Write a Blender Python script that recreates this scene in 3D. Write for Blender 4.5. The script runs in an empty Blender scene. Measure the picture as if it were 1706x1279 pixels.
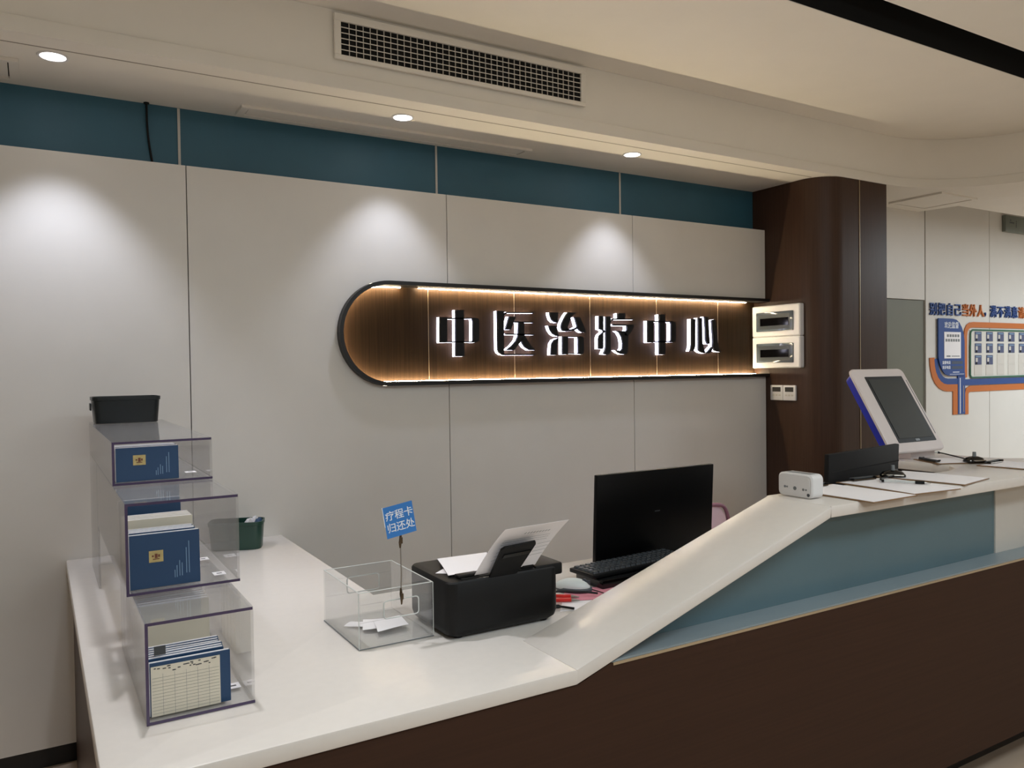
import bpy, bmesh, math, random
from mathutils import Vector, Matrix
random.seed(7)
S = bpy.context.scene
COL = S.collection
PI = math.pi

# ------------------------------------------------------------------ camera, view, lights
CAM = (0.0, 0.0, 1.478)
YAW, PITCH, ROLL, FPX = 0.53936, -0.01961, -0.013614, 1322.76
fw = Vector((math.sin(YAW)*math.cos(PITCH), math.cos(YAW)*math.cos(PITCH), math.sin(PITCH)))
r0 = Vector((math.cos(YAW), -math.sin(YAW), 0)); u0 = r0.cross(fw)
rt = math.cos(ROLL)*r0 + math.sin(ROLL)*u0
up = -math.sin(ROLL)*r0 + math.cos(ROLL)*u0
cam = bpy.data.cameras.new('camera'); camo = bpy.data.objects.new('camera', cam); COL.objects.link(camo)
M = Matrix((rt, up, -fw)).transposed().to_4x4(); M.translation = Vector(CAM)
camo.matrix_world = M
cam.sensor_fit = 'HORIZONTAL'; cam.sensor_width = 36.0; cam.lens = FPX/1706*36.0
cam.clip_start = 0.02; cam.clip_end = 60
S.camera = camo
S.view_settings.view_transform = 'Standard'; S.view_settings.look = 'None'
S.view_settings.exposure = 0.0; S.view_settings.gamma = 1.0
S.view_settings.use_curve_mapping = False
S.cycles.max_bounces = 12; S.cycles.diffuse_bounces = 6; S.cycles.glossy_bounces = 6
S.cycles.transparent_max_bounces = 40; S.cycles.transmission_bounces = 12
S.cycles.caustics_reflective = False; S.cycles.caustics_refractive = False
S.cycles.use_denoising = True
W = bpy.data.worlds.new('world'); S.world = W; W.use_nodes = True
W.node_tree.nodes['Background'].inputs[0].default_value = (0.9, 0.85, 0.8, 1)
W.node_tree.nodes['Background'].inputs[1].default_value = 0.05

def area(name, loc, sx, sy, power, col, rot=(0, 0, 0)):
    l = bpy.data.lights.new(name, 'AREA'); l.shape = 'RECTANGLE'; l.size = sx; l.size_y = sy
    l.energy = power; l.color = col
    o = bpy.data.objects.new(name, l); o.location = loc; o.rotation_euler = rot; COL.objects.link(o)
    return o
WARM = (0.80, 0.92, 1.0)
HALL = [(0.6, -0.3), (2.6, -0.3), (0.6, -2.6), (2.6, -2.6)]      # panel lamps in the hall ceiling, behind the camera
for hx, hy in HALL:
    area('hall_panel_light', (hx, hy, 2.84), 1.1, 0.55, 24, WARM)
for hx, hy in ((0.3, 0.5), (2.3, 0.4)):                          # unseen uplights, added to brighten the hall ceiling
    area('added_uplight', (hx, hy, 2.35), 0.9, 0.12, 7.0, (0.76, 0.92, 1.0), (PI, 0, 0))
area('corridor_light', (7.2, 1.6, 2.55), 0.9, 0.5, 74, WARM)
# recessed ceiling lamp above the left end of the counter, out of frame
cl_ = bpy.data.lights.new('counter_downlight', 'SPOT'); cl_.energy = 74; cl_.spot_size = math.radians(66); cl_.spot_blend = 0.75; cl_.shadow_soft_size = 0.05; cl_.color = (0.95, 0.96, 1.0)
clo = bpy.data.objects.new('counter_downlight', cl_); clo.location = (0.32, 2.15, 2.855); COL.objects.link(clo)
SPOT_POWER, SPOT_ANGLE, SPOT_BLEND = (35.0, 21.0, 21.0), 82, 0.6
SPOTS = [(0.072, 3.155), (1.382, 3.198), (2.652, 3.197)]

# ------------------------------------------------------------------ materials
def lin(c):
    c /= 255.0
    return c/12.92 if c <= 0.04045 else ((c+0.055)/1.055)**2.4
def rgb(r, g, b): return (lin(r), lin(g), lin(b), 1.0)
MATS = {}
def mat(name, c, rough=0.5, metal=0.0, coat=0.0, var=0.04, scale=6.0, stretch=(1, 1, 1), bump=0.0, emit=None, es=0.0, spec=None):
    if name in MATS: return MATS[name]
    m = bpy.data.materials.new(name); m.use_nodes = True
    nt = m.node_tree; b = nt.nodes['Principled BSDF']
    b.inputs['Roughness'].default_value = rough; b.inputs['Metallic'].default_value = metal
    b.inputs['Coat Weight'].default_value = coat; b.inputs['Coat Roughness'].default_value = 0.08
    if spec is not None: b.inputs['Specular IOR Level'].default_value = spec
    base = rgb(*c)
    tc = nt.nodes.new('ShaderNodeTexCoord'); mp = nt.nodes.new('ShaderNodeMapping'); no = nt.nodes.new('ShaderNodeTexNoise')
    mp.inputs['Scale'].default_value = stretch
    no.inputs['Scale'].default_value = scale; no.inputs['Detail'].default_value = 4
    nt.links.new(tc.outputs['Object'], mp.inputs['Vector']); nt.links.new(mp.outputs[0], no.inputs['Vector'])
    cr = nt.nodes.new('ShaderNodeValToRGB')
    cr.color_ramp.elements[0].position = 0.3; cr.color_ramp.elements[1].position = 0.7
    cr.color_ramp.elements[0].color = tuple(x*(1-var) for x in base[:3])+(1,)
    cr.color_ramp.elements[1].color = tuple(min(1, x*(1+var)) for x in base[:3])+(1,)
    nt.links.new(no.outputs['Fac'], cr.inputs['Fac']); nt.links.new(cr.outputs['Color'], b.inputs['Base Color'])
    if bump:
        bp = nt.nodes.new('ShaderNodeBump'); bp.inputs['Strength'].default_value = bump; bp.inputs['Distance'].default_value = 0.002
        nt.links.new(no.outputs['Fac'], bp.inputs['Height']); nt.links.new(bp.outputs[0], b.inputs['Normal'])
    if emit:
        b.inputs['Emission Color'].default_value = rgb(*emit); b.inputs['Emission Strength'].default_value = es
    MATS[name] = m
    return m
def glass(name, tint, refl=1.0, haze=0.03):
    if name in MATS: return MATS[name]
    m = bpy.data.materials.new(name); m.use_nodes = True; nt = m.node_tree
    for n in list(nt.nodes): nt.nodes.remove(n)
    out = nt.nodes.new('ShaderNodeOutputMaterial'); tr = nt.nodes.new('ShaderNodeBsdfTransparent')
    gl = nt.nodes.new('ShaderNodeBsdfGlossy'); mx = nt.nodes.new('ShaderNodeMixShader'); fr = nt.nodes.new('ShaderNodeLayerWeight')
    no = nt.nodes.new('ShaderNodeTexNoise'); no.inputs['Scale'].default_value = 3
    mr = nt.nodes.new('ShaderNodeMapRange'); mr.inputs['To Min'].default_value = 0.02; mr.inputs['To Max'].default_value = 0.07
    nt.links.new(no.outputs['Fac'], mr.inputs['Value']); nt.links.new(mr.outputs[0], gl.inputs['Roughness'])
    tr.inputs['Color'].default_value = tuple(tint)+(1,); fr.inputs['Blend'].default_value = 0.5
    pw = nt.nodes.new('ShaderNodeMath'); pw.operation = 'POWER'; pw.inputs[1].default_value = 4.5
    mu = nt.nodes.new('ShaderNodeMath'); mu.operation = 'MULTIPLY_ADD'; mu.inputs[1].default_value = 0.9*refl; mu.inputs[2].default_value = 0.04
    nt.links.new(fr.outputs['Facing'], pw.inputs[0]); nt.links.new(pw.outputs[0], mu.inputs[0]); nt.links.new(mu.outputs[0], mx.inputs[0])
    nt.links.new(tr.outputs[0], mx.inputs[1]); nt.links.new(gl.outputs[0], mx.inputs[2])
    df = nt.nodes.new('ShaderNodeBsdfDiffuse'); df.inputs['Color'].default_value = (0.85, 0.84, 0.84, 1)   # thin even share of pale diffuse
    hz = nt.nodes.new('ShaderNodeMixShader'); hz.inputs[0].default_value = haze
    nt.links.new(mx.outputs[0], hz.inputs[1]); nt.links.new(df.outputs[0], hz.inputs[2])
    nt.links.new(hz.outputs[0], out.inputs['Surface'])
    MATS[name] = m
    return m
m_panel = mat('panel_white', (220, 216, 210), 0.42, var=0.015)
m_teal = mat('paint_teal', (52, 98, 118), 0.5, var=0.04)
m_ceil = mat('ceiling_white', (236, 231, 222), 0.7, var=0.012)
m_wood = mat('dark_walnut', (66, 46, 35), 0.42, var=0.16, scale=5, stretch=(26, 26, 0.5), bump=0.06, spec=0.3)
m_woodf = mat('dark_walnut_front', (60, 39, 28), 0.6, var=0.1, scale=5, stretch=(0.5, 26, 26), bump=0.03, spec=0.2)
m_signwood = mat('sign_walnut', (42, 29, 18), 0.5, var=0.35, scale=9, stretch=(30, 30, 0.35), bump=0.08, spec=0.1)
m_black = mat('black_metal', (16, 15, 15), 0.4)
m_blackp = mat('black_plastic', (9, 9, 10), 0.5, spec=0.3)
m_blackm = mat('black_plastic_matt', (15, 15, 17), 0.6, spec=0.3)
m_blackg = mat('black_gloss', (6, 6, 7), 0.12)
m_mon = mat('monitor_black', (5, 5, 6), 0.4, spec=0.2)
m_void = mat('dark_void', (8, 7, 6), 0.9)
m_stone = mat('solid_surface_white', (226, 219, 212), 0.26, var=0.012, scale=40)
m_bluep = mat('pale_blue_panel', (92, 116, 124), 0.35, var=0.02)
m_ledge = mat('ledge_blue_white', (136, 148, 154), 0.3, var=0.02)
m_edge = mat('acrylic_edge', (70, 58, 88), 0.2, var=0.1)
m_acr = glass('clear_acrylic', (0.988, 0.988, 0.99), 1.0, 0.055)
m_acrt = glass('tray_acrylic', (0.975, 0.98, 0.98), 0.9)
m_acre = mat('tray_acrylic_rim', (205, 208, 205), 0.1, var=0.02)
m_white = mat('white_plastic', (226, 224, 224), 0.35, var=0.01)
m_whitem = mat('white_metal_paint', (205, 200, 192), 0.5, var=0.015)
m_grey = mat('grey_plastic', (120, 124, 126), 0.4)
m_dgrey = mat('dark_grey_plastic', (62, 66, 70), 0.35)
m_paper = mat('paper_white', (244, 240, 242), 0.7, var=0.01)
m_paperp = mat('paper_pink', (232, 150, 165), 0.7, var=0.03)
m_cream = mat('paper_cream', (216, 208, 190), 0.7, var=0.04)
m_ink = mat('ink_grey', (70, 70, 72), 0.7)
m_blue = mat('cover_blue', (30, 64, 100), 0.45, var=0.05)
m_bluel = mat('cover_print_pale', (120, 150, 180), 0.5)
m_gold = mat('emblem_gold', (186, 166, 110), 0.5, var=0.15, scale=60)
m_red = mat('emblem_red', (110, 60, 42), 0.5)
m_cardblue = mat('card_blue', (52, 122, 196), 0.4, var=0.03)
m_green = mat('bin_green', (22, 60, 50), 0.35)
m_navy = mat('bin_black_green', (10, 20, 24), 0.35)
m_steel = mat('brushed_steel', (170, 165, 158), 0.3, 1.0)
m_brass = mat('dark_brass', (96, 82, 66), 0.35, 1.0)
m_goldline = mat('pale_gold_trim', (196, 178, 150), 0.35, 0.6)
m_floor = mat('floor_tile', (204, 182, 160), 0.14, var=0.04, scale=2)
m_skirt = mat('skirting_black', (14, 14, 16), 0.3)
m_led = mat('led_warm', (255, 205, 130), 0.5, emit=(255, 235, 196), es=104.0)
m_ledw = mat('led_white', (255, 255, 255), 0.5, emit=(226, 226, 255), es=6.5)
m_lens = mat('lamp_lens', (255, 255, 255), 0.4, emit=(255, 250, 248), es=14.0)
m_door = mat('door_grey_green', (116, 116, 102), 0.5, var=0.02)
m_orange = mat('board_orange', (196, 108, 44), 0.5, var=0.03)
m_bblue = mat('board_blue', (32, 70, 138), 0.45, var=0.03)
m_bgreen = mat('board_green', (36, 96, 72), 0.5)
m_pocket = mat('pocket_plastic', (206, 200, 192), 0.25, var=0.03)
m_kblue = mat('kiosk_blue', (26, 44, 190), 0.35)
m_kwhite = mat('kiosk_white', (226, 216, 214), 0.22, var=0.01)
m_screen = mat('screen_dark', (62, 68, 70), 0.18, var=0.08, scale=3)
m_brown = mat('hardboard_brown', (136, 104, 72), 0.6, var=0.08)
m_redpen = mat('red_plastic', (204, 40, 34), 0.35)
m_pink = mat('chair_pink', (222, 190, 198), 0.7, var=0.03)
m_pinkd = mat('chair_piping', (150, 104, 120), 0.6)
m_lcd = mat('lcd_dark', (66, 64, 60), 0.25)
m_window = mat('breaker_window', (84, 92, 100), 0.12, coat=0.5)
m_exit = mat('exit_box_grey', (118, 124, 116), 0.45, var=0.06)
m_mouse = mat('mouse_grey', (212, 218, 216), 0.35)
m_mouses = mat('mouse_side', (74, 78, 84), 0.4)
m_shine = mat('white_print', (235, 238, 245), 0.5)

# ------------------------------------------------------------------ mesh helpers
def new(): return bmesh.new()
def box(bm, x0, x1, y0, y1, z0, z1, r=0.0, seg=2):
    g = bmesh.ops.create_cube(bm, size=1.0)
    vs = g['verts']
    for v in vs:
        v.co = Vector(((x0+x1)/2+v.co.x*(x1-x0), (y0+y1)/2+v.co.y*(y1-y0), (z0+z1)/2+v.co.z*(z1-z0)))
    if r > 0:
        es = list({e for v in vs for e in v.link_edges})
        bmesh.ops.bevel(bm, geom=es, offset=r, segments=seg, affect='EDGES', profile=0.5)
def to3(p, plane, a):
    if plane == 'xz': return Vector((p[0], a, p[1]))
    if plane == 'xy': return Vector((p[0], p[1], a))
    return Vector((a, p[0], p[1]))
def prism(bm, pts, plane, a0, a1):
    v0 = [bm.verts.new(to3(p, plane, a0)) for p in pts]; v1 = [bm.verts.new(to3(p, plane, a1)) for p in pts]
    n = len(pts); fs = [bm.faces.new(v0), bm.faces.new(list(reversed(v1)))]
    for i in range(n):
        j = (i+1) % n
        fs.append(bm.faces.new((v0[j], v0[i], v1[i], v1[j])))
    bmesh.ops.recalc_face_normals(bm, faces=fs)
    bmesh.ops.triangulate(bm, faces=fs[:2], quad_method='BEAUTY', ngon_method='EAR_CLIP') if n > 4 else None
def loft(bm, loops, cap0=True, cap1=True):
    L = [[bm.verts.new(p) for p in lp] for lp in loops]; fs = []
    n = len(L[0])
    for a, b in zip(L, L[1:]):
        for i in range(n):
            j = (i+1) % n
            fs.append(bm.faces.new((a[i], a[j], b[j], b[i])))
    if cap0: fs.append(bm.faces.new(list(reversed(L[0]))))
    if cap1: fs.append(bm.faces.new(L[-1]))
    bmesh.ops.recalc_face_normals(bm, faces=fs)
def rrect(w, d, r, z, n=4, cx=0.0, cy=0.0):
    pts = []
    for sx, sy, a in ((1, 1, 0), (-1, 1, 90), (-1, -1, 180), (1, -1, 270)):
        for k in range(n+1):
            t = math.radians(a+90.0*k/n)
            pts.append(Vector((cx+sx*(w/2-r)+r*math.cos(t), cy+sy*(d/2-r)+r*math.sin(t), z)))
    return pts
def tube(bm, pts, r, n=8, cap=True):
    pts = [Vector(p) for p in pts]; loops = []
    prev = None
    for i, p in enumerate(pts):
        t = (pts[min(i+1, len(pts)-1)]-pts[max(i-1, 0)]).normalized()
        if prev is None:
            a = t.orthogonal().normalized()
        else:
            a = (prev-t*prev.dot(t)).normalized()
        prev = a; b = t.cross(a)
        rr = r[i] if isinstance(r, (list, tuple)) else r
        loops.append([p+(a*math.cos(2*PI*k/n)+b*math.sin(2*PI*k/n))*rr for k in range(n)])
    loft(bm, loops, cap, cap)
def curve(pts, n=6):
    pts = [Vector(p) for p in pts]; out = []
    P = [pts[0]]+pts+[pts[-1]]
    for i in range(1, len(P)-2):
        for k in range(n):
            t = k/n
            out.append(0.5*((2*P[i])+(-P[i-1]+P[i+1])*t+(2*P[i-1]-5*P[i]+4*P[i+1]-P[i+2])*t*t+(-P[i-1]+3*P[i]-3*P[i+1]+P[i+2])*t**3))
    out.append(pts[-1]); return out
def cyl(bm, c, r, h, n=24, axis='z', r2=None):
    c = Vector(c); r2 = r if r2 is None else r2
    ax = {'x': (Vector((0, 1, 0)), Vector((0, 0, 1)), Vector((1, 0, 0))), 'y': (Vector((0, 0, 1)), Vector((1, 0, 0)), Vector((0, 1, 0))), 'z': (Vector((1, 0, 0)), Vector((0, 1, 0)), Vector((0, 0, 1)))}[axis]
    lp = lambda rr, k: [c+ax[0]*rr*math.cos(2*PI*i/n)+ax[1]*rr*math.sin(2*PI*i/n)+ax[2]*k for i in range(n)]
    loft(bm, [lp(r, 0), lp(r2, h)])
def ribbon(bm, pts, w, y0, y1, closed=False):
    """flat band of width w along a polyline in the x-z plane, between two y depths"""
    P = [Vector((p[0], 0, p[1])) for p in pts]; n = len(P)
    if not closed:
        Pn = P
    L, R = [], []
    for i in range(n):
        a = P[i-1] if (i > 0 or closed) else None; b = P[(i+1) % n] if (i < n-1 or closed) else None
        d1 = (P[i]-a).normalized() if a is not None else None; d2 = (b-P[i]).normalized() if b is not None else None
        if d1 is None: t = d2; k = 1
        elif d2 is None: t = d1; k = 1
        else:
            t = (d1+d2).normalized(); k = 1/max(0.5, t.dot(d1))
        nrm = Vector((-t.z, 0, t.x))*(w/2*k)
        L.append(P[i]+nrm); R.append(P[i]-nrm)
    V = [[bm.verts.new((p.x, y, p.z)) for p in side] for side in (L, R) for y in (y0, y1)]
    l0, l1, r0_, r1 = V; fs = []
    for i in range(n if closed else n-1):
        j = (i+1) % n
        fs += [bm.faces.new((l0[i], l0[j], r0_[j], r0_[i])), bm.faces.new((l1[i], r1[i], r1[j], l1[j])),
               bm.faces.new((l0[i], l1[i], l1[j], l0[j])), bm.faces.new((r0_[i], r0_[j], r1[j], r1[i]))]
    if not closed:
        fs += [bm.faces.new((l0[0], r0_[0], r1[0], l1[0])), bm.faces.new((l0[-1], l1[-1], r1[-1], r0_[-1]))]
    bmesh.ops.recalc_face_normals(bm, faces=fs)
def sheet(bm, c, bend=0.0, th=0.0006, n=6, wob=0.0):
    """paper: c = four corners (bl, br, tr, tl), bilinear, bowed along its normal"""
    c = [Vector(p) for p in c]; nr = (c[1]-c[0]).cross(c[3]-c[0]).normalized()
    G = []
    for s in (0, 1):
        rows = []
        for j in range(n+1):
            row = []
            for i in range(n+1):
                u, v = i/n, j/n
                p = c[0]*(1-u)*(1-v)+c[1]*u*(1-v)+c[2]*u*v+c[3]*(1-u)*v
                h = bend*4*v*(1-v)+wob*math.sin(3*u+5*v)*u
                row.append(bm.verts.new(p+nr*(h+s*th)))
            rows.append(row)
        G.append(rows)
    fs = []
    for j in range(n):
        for i in range(n):
            fs.append(bm.faces.new((G[1][j][i], G[1][j][i+1], G[1][j+1][i+1], G[1][j+1][i])))
            fs.append(bm.faces.new((G[0][j][i], G[0][j+1][i], G[0][j+1][i+1], G[0][j][i+1])))
    for i in range(n):
        for (a, b) in (((0, i), (0, i+1)), ((n, i), (n, i+1)), ((i, 0), (i+1, 0)), ((i, n), (i+1, n))):
            fs.append(bm.faces.new((G[0][a[0]][a[1]], G[0][b[0]][b[1]], G[1][b[0]][b[1]], G[1][a[0]][a[1]])))
    bmesh.ops.recalc_face_normals(bm, faces=fs)
def obj(name, bm, m, parent=None, smooth=True):
    if smooth:
        for f in bm.faces: f.smooth = True
        for e in bm.edges:
            if len(e.link_faces) != 2 or e.calc_face_angle(0) > 0.55: e.smooth = False
    me = bpy.data.meshes.new(name); bm.to_mesh(me); bm.free()
    for x in (m if isinstance(m, (list, tuple)) else [m]): me.materials.append(x)
    o = bpy.data.objects.new(name, me); COL.objects.link(o)
    if parent is not None: o.parent = parent
    return o
def bx(name, m, parent, *a, r=0.0, seg=2):
    bm = new(); box(bm, *a, r=r, seg=seg); return obj(name, bm, m, parent)
def tag(o, label, cat, group=None):
    o['label'] = label; o['category'] = cat
    if group: o['group'] = group
    return o
def thing(name, label, cat, loc=(0, 0, 0), rotz=0.0, group=None, rot=None):
    o = bpy.data.objects.new(name, None); COL.objects.link(o); o.empty_display_size = 0.05
    o.location = loc; o.rotation_euler = rot if rot else (0, 0, rotz)
    return tag(o, label, cat, group)
def struct(o): o['kind'] = 'structure'; return o
def dup(root, loc, rotz=None, label=None, group=None, rot=None):
    r = root.copy(); COL.objects.link(r); r.location = loc
    if rot: r.rotation_euler = rot
    elif rotz is not None: r.rotation_euler = (0, 0, rotz)
    if label: r['label'] = label
    if group: r['group'] = group
    for ch in list(root.children):
        c = ch.copy(); COL.objects.link(c); c.parent = r
        for g in list(ch.children):
            d = g.copy(); COL.objects.link(d); d.parent = c
    return r
def text(name, body, size, m, parent, loc, rot=(PI/2, 0, 0), bold=0.0, ext=0.0006, align='LEFT', sx=1.0):
    cu = bpy.data.curves.new(name, 'FONT'); cu.body = body; cu.size = size; cu.extrude = ext; cu.offset = bold
    cu.align_x = align; cu.resolution_u = 2
    t = bpy.data.objects.new(name+'_tmp', cu); COL.objects.link(t)
    dg = bpy.context.evaluated_depsgraph_get(); dg.update()
    me = bpy.data.meshes.new_from_object(t.evaluated_get(dg)); me.name = name
    bpy.data.objects.remove(t); bpy.data.curves.remove(cu)
    me.materials.clear(); me.materials.append(m)
    o = bpy.data.objects.new(name, me); COL.objects.link(o)
    o.location = loc; o.rotation_euler = rot; o.scale = (sx, 1, 1)
    if parent is not None: o.parent = parent
    return o
# ------------------------------------------------------------------ the setting
ZS, ZC = 2.57, 2.872            # soffit and hall ceiling heights
YB, YP = 3.53, 3.43            # back wall and the face of its white panels
floor = struct(bx('floor', m_floor, None, -3, 9, -5, 4.2, -0.06, 0.0))
wb = struct(bx('wall_back', m_teal, None, -3, 3.9, YB, YB+0.08, 0, ZS+0.3))
def cut_arc(cx, cz, r, n=28):  # left half circle from bottom to top
    return [(cx+r*math.cos(a), cz+r*math.sin(a)) for a in [math.radians(270-180*k/n) for k in range(n+1)]]
SX, SZ, SR = 1.391, 1.646, 0.241
G = 0.002; PZ0, PZ1 = 0.08, 2.313
def panel(pts): 
    bm = new(); prism(bm, pts, 'xz', YP, YB-0.001); return obj('wall_panel', bm, m_panel, wb)
def rect(x0, x1, z0, z1): return [(x0, z0), (x1, z0), (x1, z1), (x0, z1)]
panel(rect(-3, -1.797-G, PZ0, PZ1)); panel(rect(-1.797+G, -0.631-G, PZ0, PZ1)); panel(rect(-0.631+G, 0.535-G, PZ0, PZ1))
arc = cut_arc(SX, SZ, SR)
panel([(0.535+G, PZ0), (1.701-G, PZ0), (1.701-G, SZ-SR)]+arc+[(1.701-G, SZ+SR), (1.701-G, PZ1), (0.535+G, PZ1)])
for a, b in ((1.701, 2.842), (2.842, 3.895)):
    panel(rect(a+G, b-(G if b < 3 else 0), PZ0, SZ-SR)); panel(rect(a+G, b-(G if b < 3 else 0), SZ+SR, PZ1))
for x in (-0.64, 0.526, 1.697, 2.835):
    bx('panel_joint_strip', m_whitem, wb, x-0.005, x+0.005, YB-0.004, YB-0.0005, 2.3, ZS-0.002)
struct(bx('baseboard_back', m_skirt, None, -3, 3.9, YP+0.025, YB-0.002, 0.0, PZ0))
# walnut clad column with a rounded corner
cxr, cyr, rr_ = 3.9+0.17, 3.0+0.17, 0.17
pl = [(3.9, YB+0.08), (3.9, cyr)]+[(cxr+rr_*math.cos(math.radians(180+90*k/12)), cyr+rr_*math.sin(math.radians(180+90*k/12))) for k in range(1, 12)]+[(cxr, 3.0), (4.482, 3.0), (4.482, YB+0.08)]
bm = new(); prism(bm, pl, 'xy', 0, ZS-0.001); col_ = struct(obj('wall_column', bm, m_wood))
bx('joint_trim', m_goldline, col_, 4.217, 4.221, 2.9965, 3.001, 0.1, ZS-0.002)
# wall beyond the column with its doorway
far = struct(bx('wall_far', m_whitem, None, 4.482, 9, YB+0.001, YB+0.08, 0, 3.0))
DX, DZ = 5.585, 1.936
for a, b, z0, z1 in ((4.482, 5.573, DZ, 3.0), (5.577 if False else DX, 6.431, 0.08, 3.0), (6.435, 7.3, 0.08, 3.0), (7.304, 9, 0.08, 3.0)):
    bx('wall_panel', m_panel, far, a+0.001, b-0.001, YP, YB, z0, z1)
dr = struct(bx('door_1', m_door, None, 4.60, DX-0.004, 3.442, YB-0.001, 0.0, DZ-0.004))
bm = new(); cyl(bm, (4.68, 3.39, 1.0), 0.011, 0.052, axis='y'); box(bm, 4.67, 4.79, 3.385, 3.40, 0.99, 1.012, r=0.004); obj('door_handle', bm, m_steel, dr)
struct(bx('wall_left', m_panel, None, -3.08, -3, -5, 4.2, 0, 3.0))
struct(bx('wall_right', m_panel, None, 9, 9.08, -5, 4.2, 0, 3.0))
struct(bx('wall_front', m_panel, None, -3, 9, -5.08, -5, 0, 3.0))
# lowered soffit: one slab around the raised hall ceiling, rounded inner corner, notch in front of the far wall
inner = [(-3, 2.99), (4.50, 3.005)]
for k in range(1, 11):
    a = math.radians(90-66*k/10); inner.append((4.50+0.73*math.cos(a), 2.275+0.73*math.sin(a)))
inner += [(5.30, 2.2), (5.36, 1.6), (5.4, -5)]
outer = [(9, -5), (9, 3.165), (5.55, 3.165), (5.5, YP-0.001), (5.5, YB+0.02), (-3, YB+0.02)]
bm = new(); prism(bm, inner+outer, 'xy', ZS, ZC)
ce = [e for e in bm.edges if len(e.link_faces) == 2 and all(abs(v.co.z-ZS) < 1e-4 for v in e.verts) and e.calc_face_angle(0) > 1.2 and all(v.co.y < 3.06 and v.co.x < 5.45 for v in e.verts)]
bmesh.ops.bevel(bm, geom=ce, offset=0.008, segments=2, affect='EDGES', profile=0.5)
sof = struct(obj('ceiling_soffit', bm, m_ceil))
lipo = [(x, y-0.010) for x, y in inner[:3]]+[(x-0.009*(k/8), y-0.010+0.006*(k/8)) for k, (x, y) in enumerate(inner[3:12])]+[(x-0.010, y) for x, y in inner[12:]]
bm = new(); prism(bm, lipo+list(reversed([(x+0.004, y+0.004) for x, y in inner])), 'xy', ZS-0.0005, 2.624)
es = [e for e in bm.edges if len(e.link_faces) == 2 and all(abs(v.co.z-2.624) < 1e-4 for v in e.verts) and e.calc_face_angle(0) > 1.2]
bmesh.ops.bevel(bm, geom=es, offset=0.004, segments=2, affect='EDGES', profile=0.5)
obj('fascia_board', bm, m_ceil, sof)
bx('soffit_joint', mat('joint_grey', (150, 140, 130), 0.7), sof, -3, 3.9, 3.084, 3.090, ZS-0.0008, ZS)
struct(bx('ceiling_notch', m_ceil, None, 5.45, 9, 3.1, YB+0.02, ZC+0.001, ZC+0.06))
SY0, SY1 = 1.897, 2.08
c1 = struct(bx('ceiling', m_ceil, None, -3, 5.6, -5, SY0, ZC, ZC+0.05))
bx('ceiling_board', m_ceil, c1, -3, 5.6, SY1, 3.1, ZC+0.0005, ZC+0.05)
sl = struct(bx('trim_1', m_void, None, -3, 5.6, SY0-0.05, SY1+0.05, ZC+0.14, ZC+0.16))
bx('slot_side', m_void, sl, -3, 5.6, SY0-0.03, SY0-0.0005, ZC+0.051, ZC+0.14)
bx('slot_side', m_void, sl, -3, 5.6, SY1+0.0005, SY1+0.03, ZC+0.051, ZC+0.14)
bx('slot_reveal', m_void, sl, -3, 5.6, SY0+0.0005, SY0+0.002, ZC+0.002, ZC+0.139)
bx('slot_reveal', m_void, sl, -3, 5.6, SY1-0.002, SY1-0.0005, ZC+0.002, ZC+0.139)

# ------------------------------------------------------------------ ceiling fittings
DL = ['round recessed downlight at the left end of the soffit, the largest in view', 'round recessed downlight in the soffit between the two vents, middle of three', 'round recessed downlight in the soffit nearest the dark walnut column']
for (x, y), lb, pw_ in zip(SPOTS, DL, SPOT_POWER):
    t = thing('downlight', lb, 'ceiling light', (x, y, ZS), group='downlights over the wall')
    bm = new()
    o_, i_ = [], []
    ringpts = lambda r, z: [Vector((r*math.cos(2*PI*k/32), r*math.sin(2*PI*k/32), z)) for k in range(32)]
    loft(bm, [ringpts(0.049, 0), ringpts(0.047, -0.005), ringpts(0.040, -0.004), ringpts(0.039, -0.0005)], False, False)
    obj('trim_ring', bm, m_white, t)
    bm = new(); loft(bm, [ringpts(0.0385, -0.001), ringpts(0.0385, -0.003)]); obj('lens', bm, m_lens, t)
    l = bpy.data.lights.new('downlight_beam', 'SPOT'); l.energy = pw_; l.spot_size = math.radians(SPOT_ANGLE); l.spot_blend = SPOT_BLEND
    l.color = (0.80, 0.85, 1.0); l.shadow_soft_size = 0.03
    lo = bpy.data.objects.new('downlight_beam', l); COL.objects.link(lo); lo.parent = t; lo.location = (0, 0, -0.012)
# air grille on the fascia
t = thing('air_grille', 'long white air-conditioning grille with dark openings on the ceiling fascia', 'vent', (1.010, 2.9895, 2.680))
w_, h_ = 1.190, 0.176
bm = new()
for a in ((0, w_, 0, 0.018), (0, w_, h_-0.03, h_), (0, 0.026, 0.018, h_-0.03), (w_-0.026, w_, 0.018, h_-0.03)):
    box(bm, a[0], a[1], -0.013, 0.0, a[2], a[3], r=0.002, seg=1)
obj('frame', bm, m_ceil, t)
bx('backing', m_void, t, 0.02, w_-0.02, -0.003, -0.0005, 0.012, h_-0.02)
bm = new(); box(bm, 0.026, w_-0.026, -0.0125, -0.009, -0.0012, 0.0012); b0 = obj('horizontal_blade', bm, m_ceil, t); b0.location.z = 0.037
for k in range(1, 5):
    c = b0.copy(); COL.objects.link(c); c.parent = t; c.location.z = 0.037+0.0215*k
bm = new(); box(bm, -0.0012, 0.0012, -0.0085, -0.004, 0.018, h_-0.03); b0 = obj('vertical_blade', bm, m_whitem, t); b0.location.x = 0.060
for k in range(1, 38):
    c = b0.copy(); COL.objects.link(c); c.parent = t; c.location.x = 0.060+0.0288*k
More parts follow.
